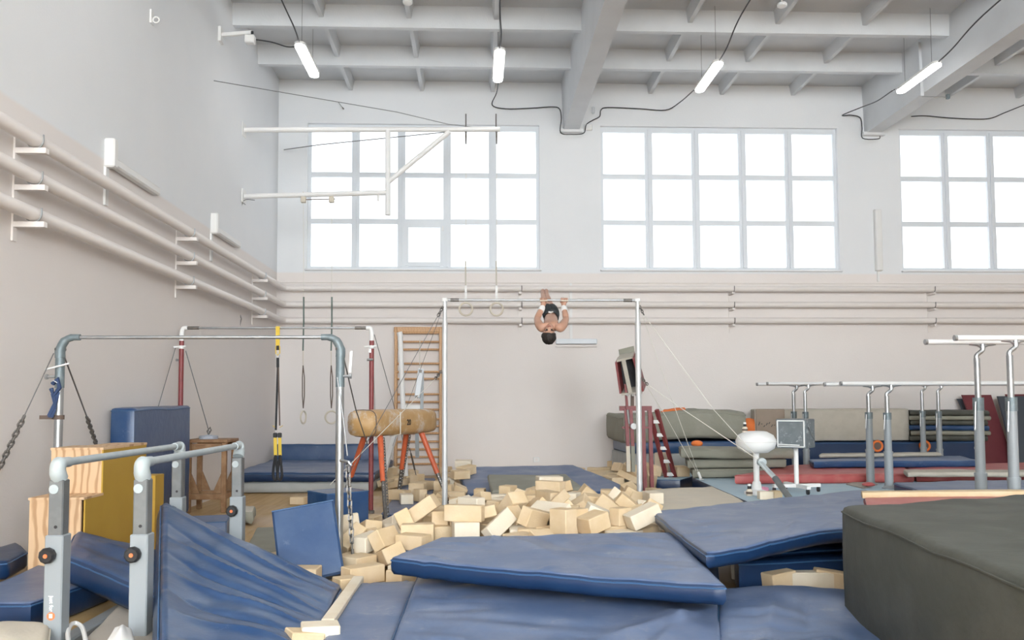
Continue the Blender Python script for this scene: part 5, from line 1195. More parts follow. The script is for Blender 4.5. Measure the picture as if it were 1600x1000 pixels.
# ================================================================== FOAM BLOCKS (settled positions)
FSIZE = [(.28,.18,.13),(.26,.16,.12),(.30,.15,.13),(.22,.19,.14),(.34,.14,.10),(.16,.15,.12),(.42,.13,.10),(.2,.14,.1),(.36,.2,.15)]
FREG = ['in the loose heap behind the long blue mat', 'in the spill left of the long mat', 'among blocks beside the vaulting horse', 'by the right post of the high bar',
        'under the maroon A-frame', 'beside the slanting crumpled mat', 'in the gap before the dark blue block mat', 'under the brown trestle']
FOAM = [(0,0,1.41,7.09,0.396,0.975,0.018,-0.192,0.107),(0,4,-0.111,7.28,0.412,0.694,-0.703,0.108,-0.11),(0,3,0.719,7,0.366,0.663,0.248,-0.66,0.25),(1,2,-0.868,6.45,0.068,0.945,0,0,0.327),
(0,3,0.981,7.07,0.351,0.265,0.124,0.034,-0.956),(0,4,0.191,7.3,0.301,0.713,0.52,0.044,0.469),(0,1,0.494,7.31,0.356,0.604,0.691,0.371,0.143),(1,1,-0.773,7.07,0.232,0.743,0.426,0.248,0.453),
(0,0,-0.485,7.56,0.417,0.949,-0.025,-0.301,-0.088),(1,1,-0.531,7.02,0.214,0.971,0.005,0.001,-0.239),(0,3,-0.099,7.24,0.248,0.708,0.699,0.074,0.074),(1,0,-0.71,6.87,0.131,0.512,-0.221,-0.062,0.827),
(0,0,0.32,7.74,0.413,0.824,-0.163,-0.305,-0.448),(1,0,-0.507,7.21,0.244,0.705,-0.709,0.01,-0.014),(1,3,-0.95,6.81,0.073,0,-0.908,-0.419,0),(1,2,-0.919,7.14,0.197,0.85,0.013,-0.026,0.526),
(0,5,1.24,7.22,0.378,0.227,0.226,-0.667,-0.673),(0,2,0.776,8.86,0.459,0.672,-0.677,0.214,-0.213),(0,1,-1.07,7.23,0.199,0.427,-0.236,0.821,-0.296),(1,1,-1.3,6.66,0.063,0,-0.999,-0.046,0),
(0,6,0.66,7.47,0.403,0.866,0.251,-0.124,-0.415),(0,1,1.51,8.32,0.343,0.059,0.336,-0.068,0.938),(0,0,1.32,8.36,0.304,0.697,-0.637,0.301,0.132),(1,1,-0.54,6.36,0.063,0.442,0,-0,-0.897),
(1,2,-0.608,7.38,0.29,0.013,-0.521,-0.082,-0.849),(0,1,-0.056,8.12,0.374,0.657,0.658,-0.262,-0.258),(1,2,-1.62,6.92,0.078,0.644,-0.644,-0.292,0.292),(0,0,-0.277,7.48,0.217,0.195,-0.002,0.001,-0.981),
(1,5,-0.317,7.55,0.342,0.768,0.003,0.001,0.64),(2,1,-0.247,12.3,0.32,0.215,-0.006,0.049,-0.975),(0,1,1.94,9.18,0.316,0.744,0.006,0,-0.668),(0,4,0.714,8.33,0.434,0.554,-0.004,-0.001,0.833),
(0,6,-0.037,7.43,0.378,0.993,-0.002,-0.114,-0.033),(4,8,3.19,13,0.288,0.708,0,0,0.706),(0,4,0.749,7.98,0.406,0.846,-0.197,-0.282,0.408),(2,1,-0.915,10.9,0.132,0.003,0.762,-0.648,0.002),
(0,0,1,8.4,0.304,0.302,0.154,0.931,0.135),(1,0,-1.33,6.41,0.068,0.999,-0,-0,-0.04),(2,2,-1.05,11.3,0.14,0.267,0,0.007,0.964),(1,1,-0.986,7.69,0.216,0.505,-0.097,0.164,0.842),
(1,3,-1.14,7.53,0.267,0.468,-0.604,0.428,0.483),(7,7,-2.42,11.5,0.053,0.991,-0,-0,-0.134),(2,5,-0.749,11.1,0.154,0.668,0.235,-0.669,0.226),(2,3,-0.82,11.6,0.172,0.704,-0.702,0.076,-0.073),
(0,5,0.357,9.66,0.353,0.319,-0.004,-0.003,0.948),(0,0,0.816,9.45,0.468,0.996,0.001,0.004,0.084),(0,0,0.546,6.66,0.237,0.152,-0.527,-0.831,-0.096),(0,3,0.332,7.57,0.294,0.091,0.526,0.471,0.702),
(3,6,2.29,12.5,0.223,0.397,0.257,0.212,0.856),(0,0,1.48,7.21,0.155,0.376,0.529,-0.47,0.598),(0,0,1.09,7.38,0.362,0.977,0.038,0.207,0.02),(2,2,-0.161,12.6,0.355,0.417,0.025,0.059,-0.907),
(4,8,2.63,12.6,0.204,0.255,-0.667,-0.236,0.66),(2,6,-1.27,13.1,0.102,0.334,-0.115,0.041,0.935),(4,8,2.06,12.6,0.167,0.792,-0.002,0.003,-0.61),(0,2,1.24,7.05,0.218,0.966,-0.003,0.003,0.26),
(0,4,0.012,9.43,0.272,0.86,-0.156,-0.135,-0.466),(0,0,1.3,9.5,0.298,0.941,0.042,0.333,0.036),(1,1,-1.03,7.03,0.063,0,0.856,0.518,0),(2,3,-0.903,12.7,0.185,0.676,0.197,0.68,-0.204),
(1,0,-0.752,7.73,0.238,0.497,-0.082,0.172,0.846),(0,3,0.351,6.87,0.224,0.001,-0.949,-0.315,-0.003),(2,3,-0.249,11.6,0.159,0.117,0.729,-0.65,-0.18),(0,2,0.859,7.19,0.305,0.627,0.322,0.63,-0.327),
(0,3,1.2,8.62,0.34,0.671,0.064,0.015,0.738),(0,0,1.54,9.23,0.3,0.709,0.131,0.351,0.598),(0,4,1.78,9.35,0.218,0.146,-0.821,-0.499,-0.235),(2,2,-1.4,13.9,0.153,0.167,0.687,-0.167,0.687),
(3,3,2.11,11.5,0.143,0.5,0.175,-0.274,0.803),(4,8,2.39,13.6,0.24,0.237,0.25,-0.936,0.072),(2,1,-0.211,13.1,0.413,0.05,0.004,-0.065,0.997),(2,0,-0.296,11.2,0.093,0.707,-0.707,0.018,-0.018),
(4,8,2.37,12.6,0.291,0.395,0.791,-0.161,-0.438),(1,0,-1.1,8.87,0.093,0.443,0.443,-0.551,-0.551),(2,3,-0.498,11.9,0.203,0.64,0.001,-0.001,-0.768),(0,0,0.37,7.28,0.218,0.713,-0.007,0.001,0.701),
(0,2,1.19,7.21,0.228,0.691,0.696,0.141,0.138),(3,6,2.17,14.3,0.145,0.999,-0.004,0.002,-0.037),(0,1,1.04,9.9,0.361,0.68,0.032,-0.151,-0.716),(0,4,0.561,7.87,0.393,0.57,-0.293,-0.255,0.724),
(0,0,0.987,8.64,0.293,0.141,0.696,-0.145,0.689),(0,5,0.092,7.42,0.227,0.621,0.618,-0.341,-0.34),(2,0,-0.793,12.5,0.14,0.479,0.001,0.005,-0.878),(0,3,1.83,9.8,0.272,0.042,0.259,-0.017,0.965),
(4,8,2.67,12.9,0.34,0.982,-0.016,0.159,0.102),(4,8,2.91,13.1,0.393,0.675,-0.212,-0.675,-0.212),(0,1,0.184,8.15,0.283,0.638,-0.292,0.647,0.297),(3,6,2.14,14.6,0.16,0.169,-0.164,-0.691,0.683),
(0,2,-0.449,7.95,0.242,0.563,0.456,-0.431,-0.537),(0,3,1.52,9.79,0.248,0.46,0.453,-0.542,-0.538),(1,1,-0.737,7.39,0.2,0.596,-0.511,0.465,-0.41),(0,0,0.164,7.55,0.242,0.308,0.313,0.636,0.635),
(0,1,1.74,8.38,0.278,0.649,0.039,0.35,0.674),(0,0,0.482,8.58,0.358,0.119,-0.002,-0,0.993),(0,5,0.42,7.07,0.23,0.706,0.708,-0.017,-0.015),(0,0,0.257,9.47,0.242,0.706,0.705,0.048,0.046),
(2,4,-1.45,13.4,0.096,0.802,-0.192,-0.052,0.563),(2,3,0.037,11.2,0.113,0.052,0.705,-0.052,0.705),(2,0,-0.481,10.9,0.113,0.707,-0.342,-0.269,0.557),(2,3,-1.15,14.5,0.141,0.914,0.012,0.001,0.405),
(0,1,-0.168,8.82,0.282,0.18,-0.236,-0.404,0.865),(2,1,-0.404,11.4,0.133,0.411,0.575,0.411,-0.575),(3,2,2.5,11.7,0.078,0.396,0.396,0.586,0.586),(0,3,0.65,7.24,0.224,0.297,0.002,-0.009,-0.955),
(2,3,-0.572,15.5,0.098,0.365,-0.365,0.605,-0.605),(0,3,0.273,9.09,0.247,0.625,-0.623,-0.33,0.335),(2,2,-1.01,13.4,0.14,0.235,0.002,-0.009,-0.972),(0,1,0.51,8.81,0.325,0.822,0.42,-0.34,-0.182),
(0,0,1.4,7.59,0.3,0.211,-0.928,0.176,-0.251),(0,1,0.828,8,0.3,0.266,-0.217,0.693,0.634),(2,3,-0.461,12.4,0.193,0.562,0,0,0.827),(0,4,0.42,8.06,0.374,0.61,0.489,0.623,0.042),
(0,2,0.573,9.19,0.302,0.31,-0.436,0.845,-0.001),(1,5,-0.932,7.43,0.178,0.268,0.479,-0.755,-0.358),(2,1,-0.538,10.7,0.117,0.073,-0.121,0.001,-0.99),(0,1,1.77,8.96,0.165,0.308,0.619,-0.2,-0.694),
(2,4,-0.192,10.9,0.073,0.075,0.075,0.703,0.703),(2,2,-1.27,13.7,0.119,0.707,0.669,0.034,0.226),(3,3,2.22,13.4,0.165,0.505,-0.013,0,0.863),(3,1,2.55,15.7,0.133,0.616,0.347,-0.616,0.347),
(0,0,1.6,7.87,0.228,0,-0.003,-1,-0),(0,0,0.836,7.56,0.292,0.458,-0.54,-0.458,-0.538),(3,2,2.16,13.1,0.16,0.972,0.001,-0.005,-0.234),(0,3,1.61,9.51,0.253,0.31,0.056,-0.177,-0.932),
(1,2,-0.823,7.19,0.068,0.962,-0,0,-0.274),(2,4,-1.32,14.2,0.17,0.245,-0.862,-0.27,0.352),(2,3,-0.432,13.6,0.073,0.99,0,0,-0.138),(2,3,-0.538,14.6,0.073,0.992,-0,0,0.123),
(0,2,-0.458,7.61,0.218,0.18,-0.001,0.004,-0.984),(0,3,-0.547,8.26,0.171,0.651,-0.541,-0.15,-0.512),(1,4,-0.585,6.72,0.053,0.606,-0,0,-0.796),(2,2,-0.463,11.9,0.068,0.932,-0,-0,0.362),
(0,0,-0.373,8.37,0.241,0.941,0.03,0.081,-0.328),(2,1,-1.25,13.4,0.083,0.5,-0.5,0.5,-0.5),(0,0,1.23,9.7,0.244,0.064,-0.071,-0.704,0.704),(0,1,0.593,7.9,0.215,0.719,0,-0.005,0.695),
(1,6,-0.355,8.71,0.219,0.536,-0.532,0.463,-0.464),(2,1,-0.433,14.4,0.063,0.31,0,0,0.951),(3,2,1.77,14.7,0.155,0.004,0.557,0.83,0.003),(0,4,1.7,8.14,0.178,0.734,-0.185,0.331,-0.563),
(0,4,1.51,8.55,0.228,0.61,-0.672,0.418,0.051),(0,1,-0.122,8.33,0.284,0.53,-0.466,0.527,0.473),(2,3,-1.19,14.9,0.098,0.696,0.696,0.123,0.123),(2,1,-1.34,14.7,0.133,0.206,0.676,-0.206,0.676),
(0,4,0.808,7.71,0.329,0.014,0.092,0.996,0.002),(2,4,-0.49,15.2,0.053,0.756,-0,0,-0.654),(2,1,-1.27,14.1,0.12,0.702,-0.69,-0.155,-0.081),(0,1,0.183,9.23,0.213,0,-0.881,-0.473,0.002),
(0,0,0.357,8.97,0.242,0.331,0.335,-0.629,-0.619),(0,3,0.022,8.89,0.223,0.935,-0,-0.004,-0.356),(0,3,-0.2,7.75,0.296,0.167,-0.327,0.624,0.69),(0,4,0.594,8.31,0.333,1,-0.002,-0.004,-0.013),
(2,5,-0.253,13,0.063,0.293,0,0,0.956),(3,0,2.3,12.8,0.159,0.07,-0.001,0.004,-0.998),(0,5,0.535,8.67,0.213,0.712,0.005,0.001,0.703),(0,4,0.696,8.91,0.204,0.858,-0.003,-0.001,-0.514),
(0,0,1.1,8.84,0.22,0.847,0.007,-0.001,0.532),(0,6,0.654,7.46,0.201,0.093,-0,0.003,0.996),(0,0,1.76,9.71,0.144,0.941,-0.02,0.295,-0.164),(0,1,0.985,9.46,0.213,0.522,0.002,0.002,-0.853),
(0,6,-0.034,7.58,0.218,0.554,-0.548,-0.444,0.442),(0,3,0.369,9.71,0.223,0.662,-0.002,-0.004,0.75),(0,1,1.61,7.87,0.083,0.405,0.405,0.579,0.58),(0,2,1.54,8.17,0.16,0.22,-0.314,-0.633,-0.672),
(0,1,1.75,9.4,0.093,0.95,0.311,0.001,-0.004),(0,3,1.83,9.93,0.073,0.994,0,0,-0.107),(0,4,0.049,8.53,0.204,0.839,0.002,0.005,0.544),(0,5,-0.15,7.92,0.214,0.127,0.001,0.003,-0.992),
(0,0,1.15,10,0.218,0.583,-0.003,-0.002,0.813),(0,5,0.727,9.21,0.213,0.853,0.001,-0.001,-0.522),(0,5,0.488,9.31,0.232,0.243,-0.668,0.24,0.661),(0,1,0.924,8.97,0.257,0.369,-0.179,-0.072,-0.909),
(0,1,0.983,8.23,0.233,0.11,-0.115,-0.695,0.701),(0,0,-0.169,8.54,0.22,0.69,-0.001,0,-0.724),(0,3,1.73,7.58,0.073,0.815,-0,0,-0.579),(0,2,1.72,8.44,0.068,0,-0.727,-0.686,-0),
(0,5,1.67,9.12,0.083,0.077,-0.703,-0.077,-0.703),(0,3,-0.037,8.15,0.224,0.995,-0,-0.003,0.1),(0,4,0.969,7.86,0.304,0.999,0.001,-0.005,-0.036),(0,6,1.15,9.39,0.218,0.526,0.526,0.471,0.474),
(0,3,0.104,7.99,0.248,0.279,0.273,-0.648,-0.654),(0,1,0.941,9.88,0.213,0.979,-0,0.004,-0.204),(0,1,0.777,9.56,0.214,0.847,0.003,0.003,0.532),(0,4,0.653,8.53,0.224,0.707,0.707,-0.012,-0.007),
(0,2,0.804,10.4,0.078,0.052,0.052,-0.705,-0.705),(0,4,0.389,7.98,0.28,0.749,-0.409,0.092,-0.513),(0,5,0.901,8.13,0.233,0.572,0.41,-0.574,0.42),(0,5,0.479,9.48,0.213,0.002,-0.998,-0.068,-0.004),
(0,1,-0.035,9.16,0.213,0.697,0.002,0,-0.717),(0,2,1.43,9.11,0.218,0.817,-0.004,0.001,-0.576),(0,0,0.705,8.87,0.319,0.901,-0.003,-0,-0.434),(0,1,0.054,10.6,0.083,0.416,0.416,0.572,0.572),
(0,5,1.51,7.41,0.078,0.605,0.605,0.365,0.365),(0,3,1.49,7.63,0.159,0.677,-0.178,0.426,-0.573),(0,4,1.17,9.1,0.224,0.109,0.104,0.702,0.696),(0,0,-0.576,8.47,0.148,0.067,0.395,-0.029,0.916),
(0,2,1.73,8.68,0.147,0.644,-0.247,-0.231,-0.686),(0,0,0.743,9.51,0.339,0.003,-0.664,-0.748,0.002),(0,6,0.63,8.43,0.219,0.707,0.707,-0.012,-0.007),(0,0,1.41,8.79,0.219,0.981,0.001,0,0.194),
(0,3,0.194,8.32,0.262,0.644,-0.279,0.654,0.283),(0,3,0.309,8.51,0.222,0.797,0,-0.001,0.604),(0,1,0.887,9.25,0.286,0.249,-0.135,-0.943,0.175),(0,5,1.34,9.85,0.214,0.926,-0.004,0.007,-0.377),
(0,0,-0.073,6.74,0.131,0.277,-0.07,0.958,0.02),(0,5,0.635,8.13,0.306,0.226,0.181,0.452,-0.843),(0,0,0.627,8.28,0.218,0.021,-0.004,-0.001,1),(0,1,0.995,6.5,0.063,0,0.55,0.835,0),
(0,1,0.173,7.78,0.212,0.4,0.002,-0.001,0.917),(0,1,0.308,7.87,0.213,0.917,0.002,-0.001,-0.4),(0,0,1.1,7.64,0.218,0.002,-0.283,0.959,0.001),(0,0,0.495,6.76,0.105,0.137,-0.173,0.764,-0.606),
(0,4,0.945,7.86,0.204,0.766,-0.003,-0.005,0.643),(0,4,1.2,8.5,0.201,0.938,0.001,-0.002,0.348),(0,4,0.826,7.01,0.205,0.046,-0.002,-0.002,-0.999),(0,2,0.968,7.39,0.272,0.21,-0.084,-0.974,-0.017),
(0,4,0.933,6.88,0.116,0.076,0.205,0.016,-0.976),(0,1,2,7.75,0.063,0,0.998,-0.067,0),(0,0,1.19,6.77,0.068,0.202,0,-0,-0.979),(0,6,1.33,6.68,0.193,0,-0.301,0.954,-0),
(0,4,1.25,8.13,0.205,0.012,0.601,-0.799,0.001),(0,2,0.262,6.77,0.078,0.537,-0.537,0.46,-0.46),(0,3,0.589,6.39,0.098,0.417,-0.417,0.571,-0.571),(0,5,0.092,6.36,0.078,0.033,-0.033,-0.706,0.706),
(0,3,1.43,6.67,0.073,0.98,0,-0,0.201),(0,1,1.35,7.4,0.275,0.909,-0.082,-0.283,-0.296),(0,5,0.549,7.65,0.26,0.662,-0.314,-0.634,0.248),(0,1,0.772,6.68,0.117,0.076,0.922,-0.299,0.235),
(0,0,0.28,6.46,0.145,0.341,0.349,-0.862,0.138),(0,5,1.23,6.37,0.083,0.318,0.632,-0.318,0.632),(1,1,-1.06,7.46,0.083,0.401,0.401,-0.582,-0.582),(1,3,-0.892,7.89,0.113,0.611,0.355,0.611,-0.356),
(1,6,-0.638,7.42,0.053,0.674,-0,0,-0.738),(1,1,-0.774,8.88,0.063,0.999,-0,-0,0.033),(1,5,-0.773,7.5,0.063,0.738,0,-0,0.674),(1,5,-0.751,8.6,0.083,0.641,0.299,-0.641,0.299),
(1,0,-0.606,8.03,0.093,0.516,-0.516,-0.484,0.484),(1,3,-0.93,8.68,0.073,0.651,0,0,-0.759),(1,4,-0.731,7.72,0.117,0.823,-0.15,0.118,0.535),(1,4,-0.725,8.07,0.155,0.619,0.324,-0.628,-0.342),
(1,3,-0.967,8.42,0.073,0.617,-0,-0,-0.787),(1,1,-1.08,7.68,0.063,0.003,-0,-0,1),(1,1,0.127,6.68,0.063,0.757,-0,0,-0.653),(1,0,-1,8.11,0.093,0.033,-0.033,-0.706,0.706),
(1,3,-0.755,8.41,0.13,0.405,-0.068,-0.911,-0.03),(1,2,-1.16,7.93,0.078,0.122,0.122,-0.696,-0.696),(1,3,-0.555,8.67,0.098,0.011,0.011,0.707,0.707),(1,2,-2.58,6.58,0.068,0.411,0,0,0.912),
(1,6,-0.563,9.08,0.053,0.818,-0,0,-0.575),(2,1,-0.506,12.3,0.063,0.567,0,0,0.824),(2,1,-0.42,14.9,0.063,0.23,0,0,-0.973),(2,1,-0.461,12.6,0.083,0.061,-0.061,0.705,-0.704),
(2,3,-0.44,12.1,0.098,0.698,-0.698,-0.114,0.114),(2,4,-0.358,11.6,0.053,0.759,0,-0,0.651),(2,5,-0.549,12.8,0.078,0.257,0.257,0.659,0.659),(2,2,-0.141,13.8,0.068,0.553,0,0,0.833),
(2,1,-0.463,13,0.063,0,-0.897,-0.442,0),(2,3,0.173,14.7,0.073,0,-0.34,-0.941,0),(2,3,-1.48,14.4,0.098,0.513,-0.513,0.487,-0.487),(3,0,2.59,13.3,0.18,0.199,-0.014,-0.699,0.687),
(3,0,2.58,13.1,0.176,0.696,-0.684,0.22,0.009),(3,1,2.15,11.2,0.063,0.026,-0,0,1),(3,1,2.56,12.9,0.156,0.34,-0.409,0.189,-0.825),(3,4,2.27,11.4,0.053,0.962,-0,-0,0.274),
(3,2,1.76,11,0.078,0.705,0.705,-0.057,-0.057),(3,1,2.71,11.6,0.063,0,-0.587,-0.809,0),(3,5,1.92,10.8,0.063,0.731,0,-0,0.682),(3,1,2.6,11.9,0.063,0,0.781,-0.625,-0),
(3,2,1.76,10.8,0.068,0.667,-0,0,-0.745),(3,5,2.35,13,0.169,0.566,0.575,0.426,0.409),(3,4,2.59,15.5,0.053,0.962,0,0,0.274),(3,1,0.164,15.2,0.063,0.87,0,-0,-0.494),
(3,4,0.501,14.3,0.053,0,-0.643,0.766,-0),(3,5,0.783,14,0.083,0.629,0.324,0.629,-0.324),(3,4,2.56,14.9,0.764,0.687,-0.017,-0.044,0.725),(3,1,2.56,15.3,0.799,0.049,0.038,-0.724,-0.687),
(3,4,2.99,14.7,0.79,0.993,0.017,-0.031,-0.109),(4,8,2.69,14.3,0.783,0.023,0.026,0.003,-0.999),(4,8,3.23,14.4,0.849,0.592,-0.601,-0.403,0.354),(4,8,2.97,13.8,0.078,1,0,0,-0.026),
(7,7,-3.88,11.8,0.073,0.553,0.553,0.44,0.44),(7,7,-4.03,11.8,0.073,0.494,-0.494,-0.505,0.505)]
FOAM_REST = []
from mathutils import Quaternion
fmesh = {}
def foam_mesh(s, m):
    if (s, m.name) not in fmesh:
        o = MB().box((0, 0, 0), FSIZE[s], None, .006).build('foam_mesh_source', m); me = o.data; h = FSIZE[s][2] / 2
        me.transform(Matrix.Translation((0, 0, -h))); bpy.data.objects.remove(o); fmesh[(s, m.name)] = me
    return fmesh[(s, m.name)]
def foam_words(row):
    up = Quaternion(row[5:9]).to_matrix() @ Vector((0, 0, 1)); lo = Quaternion(row[5:9]).to_matrix() @ Vector((1, 0, 0))
    pose = 'standing on end' if abs(lo.z) > .8 else 'tilted up' if abs(lo.z) > .35 else 'lying flat' if abs(up.z) > .9 else 'on its side' if abs(up.z) < .4 else 'leaning'
    kind = ('', '', '', 'chunky ', 'long thin ', 'small ', 'long ', 'small ', 'big ')[row[1]]
    where = FREG[row[0]]
    if row[0] == 0:
        fx = 'left' if row[2] < .25 else 'right' if row[2] > 1.15 else 'middle'
        where = ('%s front of the central foam heap' if row[3] < 8.0 else '%s back of the central foam heap' if row[3] > 9.0 else '%s part of the central foam heap') % fx
    return kind, pose, where
for k, row in enumerate(FOAM):
    m_ = M_FOAMW if (k * 7) % 5 == 0 else M_FOAM
    ob = bpy.data.objects.new('foam_block', foam_mesh(row[1], m_)); COL.objects.link(ob)
    ob.location = row[2:5]; ob.rotation_mode = 'QUATERNION'; ob.rotation_quaternion = row[5:9]
    kd, po, wh = foam_words(row)
    tag(ob, ('pale ' if m_ is M_FOAMW else 'tan ') + kd + 'foam block ' + po + (', ' if row[0] == 0 else ' ') + wh, 'foam block', ('pale' if m_ is M_FOAMW else 'tan') + ' foam blocks ' + FREG[row[0]])
if FOAM_REST:
    b_ = MB()
    for row in FOAM_REST: b_.box(row[2:5], FSIZE[row[1]], Quaternion(row[5:9]).to_matrix(), .006)
    tag(b_.build('foam_blocks', M_FOAM), 'tan foam blocks buried deeper in the loose heap', 'foam block', kind='stuff')
for k, (p, l, an, g_) in enumerate(((K(1216, 906, .16), .20, 20, 6), (K(1262, 906, .15), .42, 4, 6), (K(1298, 905, .15), .24, -8, 6), (K(1165, 890, .13), .18, 40, 6), (K(541, 915, .07), .16, 35, 5), (K(519, 944, .06), .14, -20, 5), (K(508, 968, .05), .14, 60, 5), (K(500, 992, .12), .20, 15, 5), (K(474, 1003, .10), .18, 30, 5))):
    o = MB().box(p, (l, .14, .12), Matrix.Rotation(R(an), 3, 'Z') @ Matrix.Rotation(R(8 * (k % 3) - 6), 3, 'Y'), .006).build('foam_block', M_FOAMW if k % 2 else M_FOAM)
    tag(o, ('pale cream' if k % 2 else 'tan') + ' rectangular foam block ' + FREG[g_], 'foam block', ('pale' if k % 2 else 'tan') + ' foam blocks ' + FREG[g_])
# the long foam strip by the slanting mat
a, c = K(560, 911, .10), K(512, 981, .10)
tag(MB().beam(a, c, .075, .10, bev=.006).build('foam_strip', M_FOAMW), 'long pale foam strip lying between slanting mat and flat mat', 'foam')
tag(MB().beam(K(690, 806, .17), K(655, 812, .17), .16, .14, bev=.006).build('foam_strip', M_FOAMW), 'long pale foam strip under the left foot of the high bar', 'foam') if False else None
a, c = K(936, 737, .14), K(982, 733, .14)
tag(MB().beam(a, c, .16, .14, bev=.006).build('foam_strip', M_FOAM), 'long tan foam beam on the floor by the grey base mat', 'foam')

# ================================================================== THE GYMNAST
def skin_mesh(name, nodes, edges, root, m, parent=None, sub=2):
    """nodes: {key: (pos, rx, ry)}; grows one continuous surface over the skeleton"""
    keys = list(nodes); idx = {k: i for i, k in enumerate(keys)}
    org = Vector()
    q = parent
    while q is not None: org += q.location; q = q.parent
    base = org if parent is not None else Vector(nodes[root][0])
    me = bpy.data.meshes.new(name)
    me.from_pydata([Vector(nodes[k][0]) - base for k in keys], [(idx[a], idx[b]) for a, b in edges], [])
    ob = bpy.data.objects.new(name, me); COL.objects.link(ob)
    md = ob.modifiers.new('skin', 'SKIN'); md.use_smooth_shade = True; md.branch_smoothing = 0.6
    for i, k in enumerate(keys):
        v = me.skin_vertices[0].data[i]; v.radius = (nodes[k][1], nodes[k][2]); v.use_root = (k == root)
    s = ob.modifiers.new('sub', 'SUBSURF'); s.levels = sub; s.render_levels = sub
    bpy.context.view_layer.update()
    me2 = bpy.data.meshes.new_from_object(ob.evaluated_get(bpy.context.evaluated_depsgraph_get()))
    bpy.data.objects.remove(ob); bpy.data.meshes.remove(me)
    o2 = bpy.data.objects.new(name, me2); COL.objects.link(o2); me2.materials.clear(); me2.materials.append(m)
    me2.polygons.foreach_set('use_smooth', [True] * len(me2.polygons))
    if parent is None: o2.location = base
    else: o2.parent = parent
    return o2
N_ = {}; E_ = []
def nd(k, p, rx, ry=None, link=None):
    N_[k] = (Vector(p), rx, ry or rx)
    if link: E_.append((link, k))
bz0 = zh
pel = H(861, 494, .20)
nd('pelvis', pel, .095, .085)
nd('belly', H(861, 500, .02), .098, .080, 'pelvis'); nd('ribs', H(861, 506, -.16), .122, .090, 'belly'); nd('chest', H(861, 510, -.31), .125, .085, 'ribs')
nd('neck', H(859.5, 514, -.46), .052, .052, 'chest')
hd = H(857.5, 522, -.57); a_ = Vector((0, -.72, -.69)).normalized(); f_ = Vector((0, -.69, .72)).normalized(); x_ = Vector((1, 0, 0))
nd('jaw', hd - a_ * .075 + f_ * .005, .052, .050, 'neck'); nd('skull', hd + a_ * .005, .074, .084, 'jaw'); nd('crown', hd + a_ * .075, .062, .070, 'skull')
nd('chin', hd - a_ * .085 + f_ * .058, .026, .022, 'jaw'); nd('nose', hd - a_ * .015 + f_ * .098, .011, .011, 'skull')
for s in (-1, 1): nd('ear%d' % s, hd + x_ * (.080 * s) - a_ * .01 - f_ * .005, .014, .014, 'skull')
for s, sx, ex_, wx, hx in ((-1, 845.5, 839, 847.5, 849), (1, 876.5, 884.5, 881, 881.5)):
    t = 'L' if s < 0 else 'R'
    nd('clav' + t, H((sx + 861) / 2, 511, -.37), .075, .07, 'chest')
    nd('sho' + t, H(sx, 513, -.40), .066, .064, 'clav' + t)
    nd('bic' + t, H((sx + ex_) / 2 - .5 * -s, 506, -.29), .056, .054, 'sho' + t)
    nd('elb' + t, H(ex_, 498.5, -.17), .043, .041, 'bic' + t)
    nd('fore' + t, H((ex_ * .62 + wx * .38), 491, -.115), .044, .041, 'elb' + t)
    nd('wri' + t, H(wx, 480.5, -.035), .029, .025, 'fore' + t)
    xc = H(hx, 470, 0).x
    nd('palm' + t, Vector((xc, Y3 - .012, bz0 - .045)), .044, .030, 'wri' + t)
    for i in range(4):
        x = xc + (i - 1.5) * .0235; L_ = (.9, 1.0, .97, .82)[i]
        nd('f%s%da' % (t, i), (x, Y3 - .030, bz0 - .014), .0118, .0118, 'palm' + t)
        nd('f%s%db' % (t, i), (x, Y3 - .024, bz0 + .020 * L_), .0112, .0112, 'f%s%da' % (t, i))
        nd('f%s%dc' % (t, i), (x, Y3 + .012, bz0 + .0255), .0104, .0104, 'f%s%db' % (t, i))
        nd('f%s%dd' % (t, i), (x, Y3 + .027, bz0 + .003 / L_), .0085, .0085, 'f%s%dc' % (t, i))
    nd('th%sa' % t, (xc - s * .040, Y3 + .006, bz0 - .034), .0115, .0115, 'palm' + t)
    nd('th%sb' % t, (xc - s * .042, Y3 + .027, bz0 - .010), .0105, .0105, 'th%sa' % t)
    nd('th%sc' % t, (xc - s * .030, Y3 + .022, bz0 + .016), .009, .009, 'th%sb' % t)
    # legs: straight and together, reaching away past the bar
    lx = 857.2 if s < 0 else 866
    nd('hip' + t, H(lx, 493, .24), .082, .080, 'pelvis')
    nd('thi' + t, H(lx - 2.2 * (1 if s > 0 else .6), 486, .44), .070, .070, 'hip' + t)
    nd('kne' + t, H(853 if s < 0 else 859, 476, .68), .050, .050, 'thi' + t)
    nd('cal' + t, H(850.5 if s < 0 else 856.5, 468.5, .86), .049, .048, 'kne' + t)
    nd('ank' + t, H(848 if s < 0 else 854, 459.5, 1.12), .031, .032, 'cal' + t)
    nd('bal' + t, H(847.8 if s < 0 else 853.8, 455, 1.27), .034, .026, 'ank' + t)
    nd('toe' + t, H(848.6 if s < 0 else 853, 452.5, 1.34), .022, .017, 'bal' + t)
person = skin_mesh('person', N_, E_, 'pelvis', M_SKIN)
tag(person, 'shirtless gymnast in black shorts hanging upside down from the high bar', 'person')
bm = bmesh.new(); bm.from_mesh(person.data); bm.normal_update()
ya, yb_ = Y3 + .085, Y3 + .50 
vs = {}; fs = []
for f in bm.faces:
    w_ = f.calc_center_median() + person.location
    if ya < w_.y < yb_:
        loop = []
        for v in f.verts:
            if v.index not in vs: vs[v.index] = (len(vs), v.co + v.normal * .013 + person.location)
            loop.append(vs[v.index][0])
        fs.append(tuple(loop))
bm.free()
MB().add([p[1] for p in sorted(vs.values(), key=lambda q: q[0])], fs).build('shorts', M_SHORTS, person, 'all')
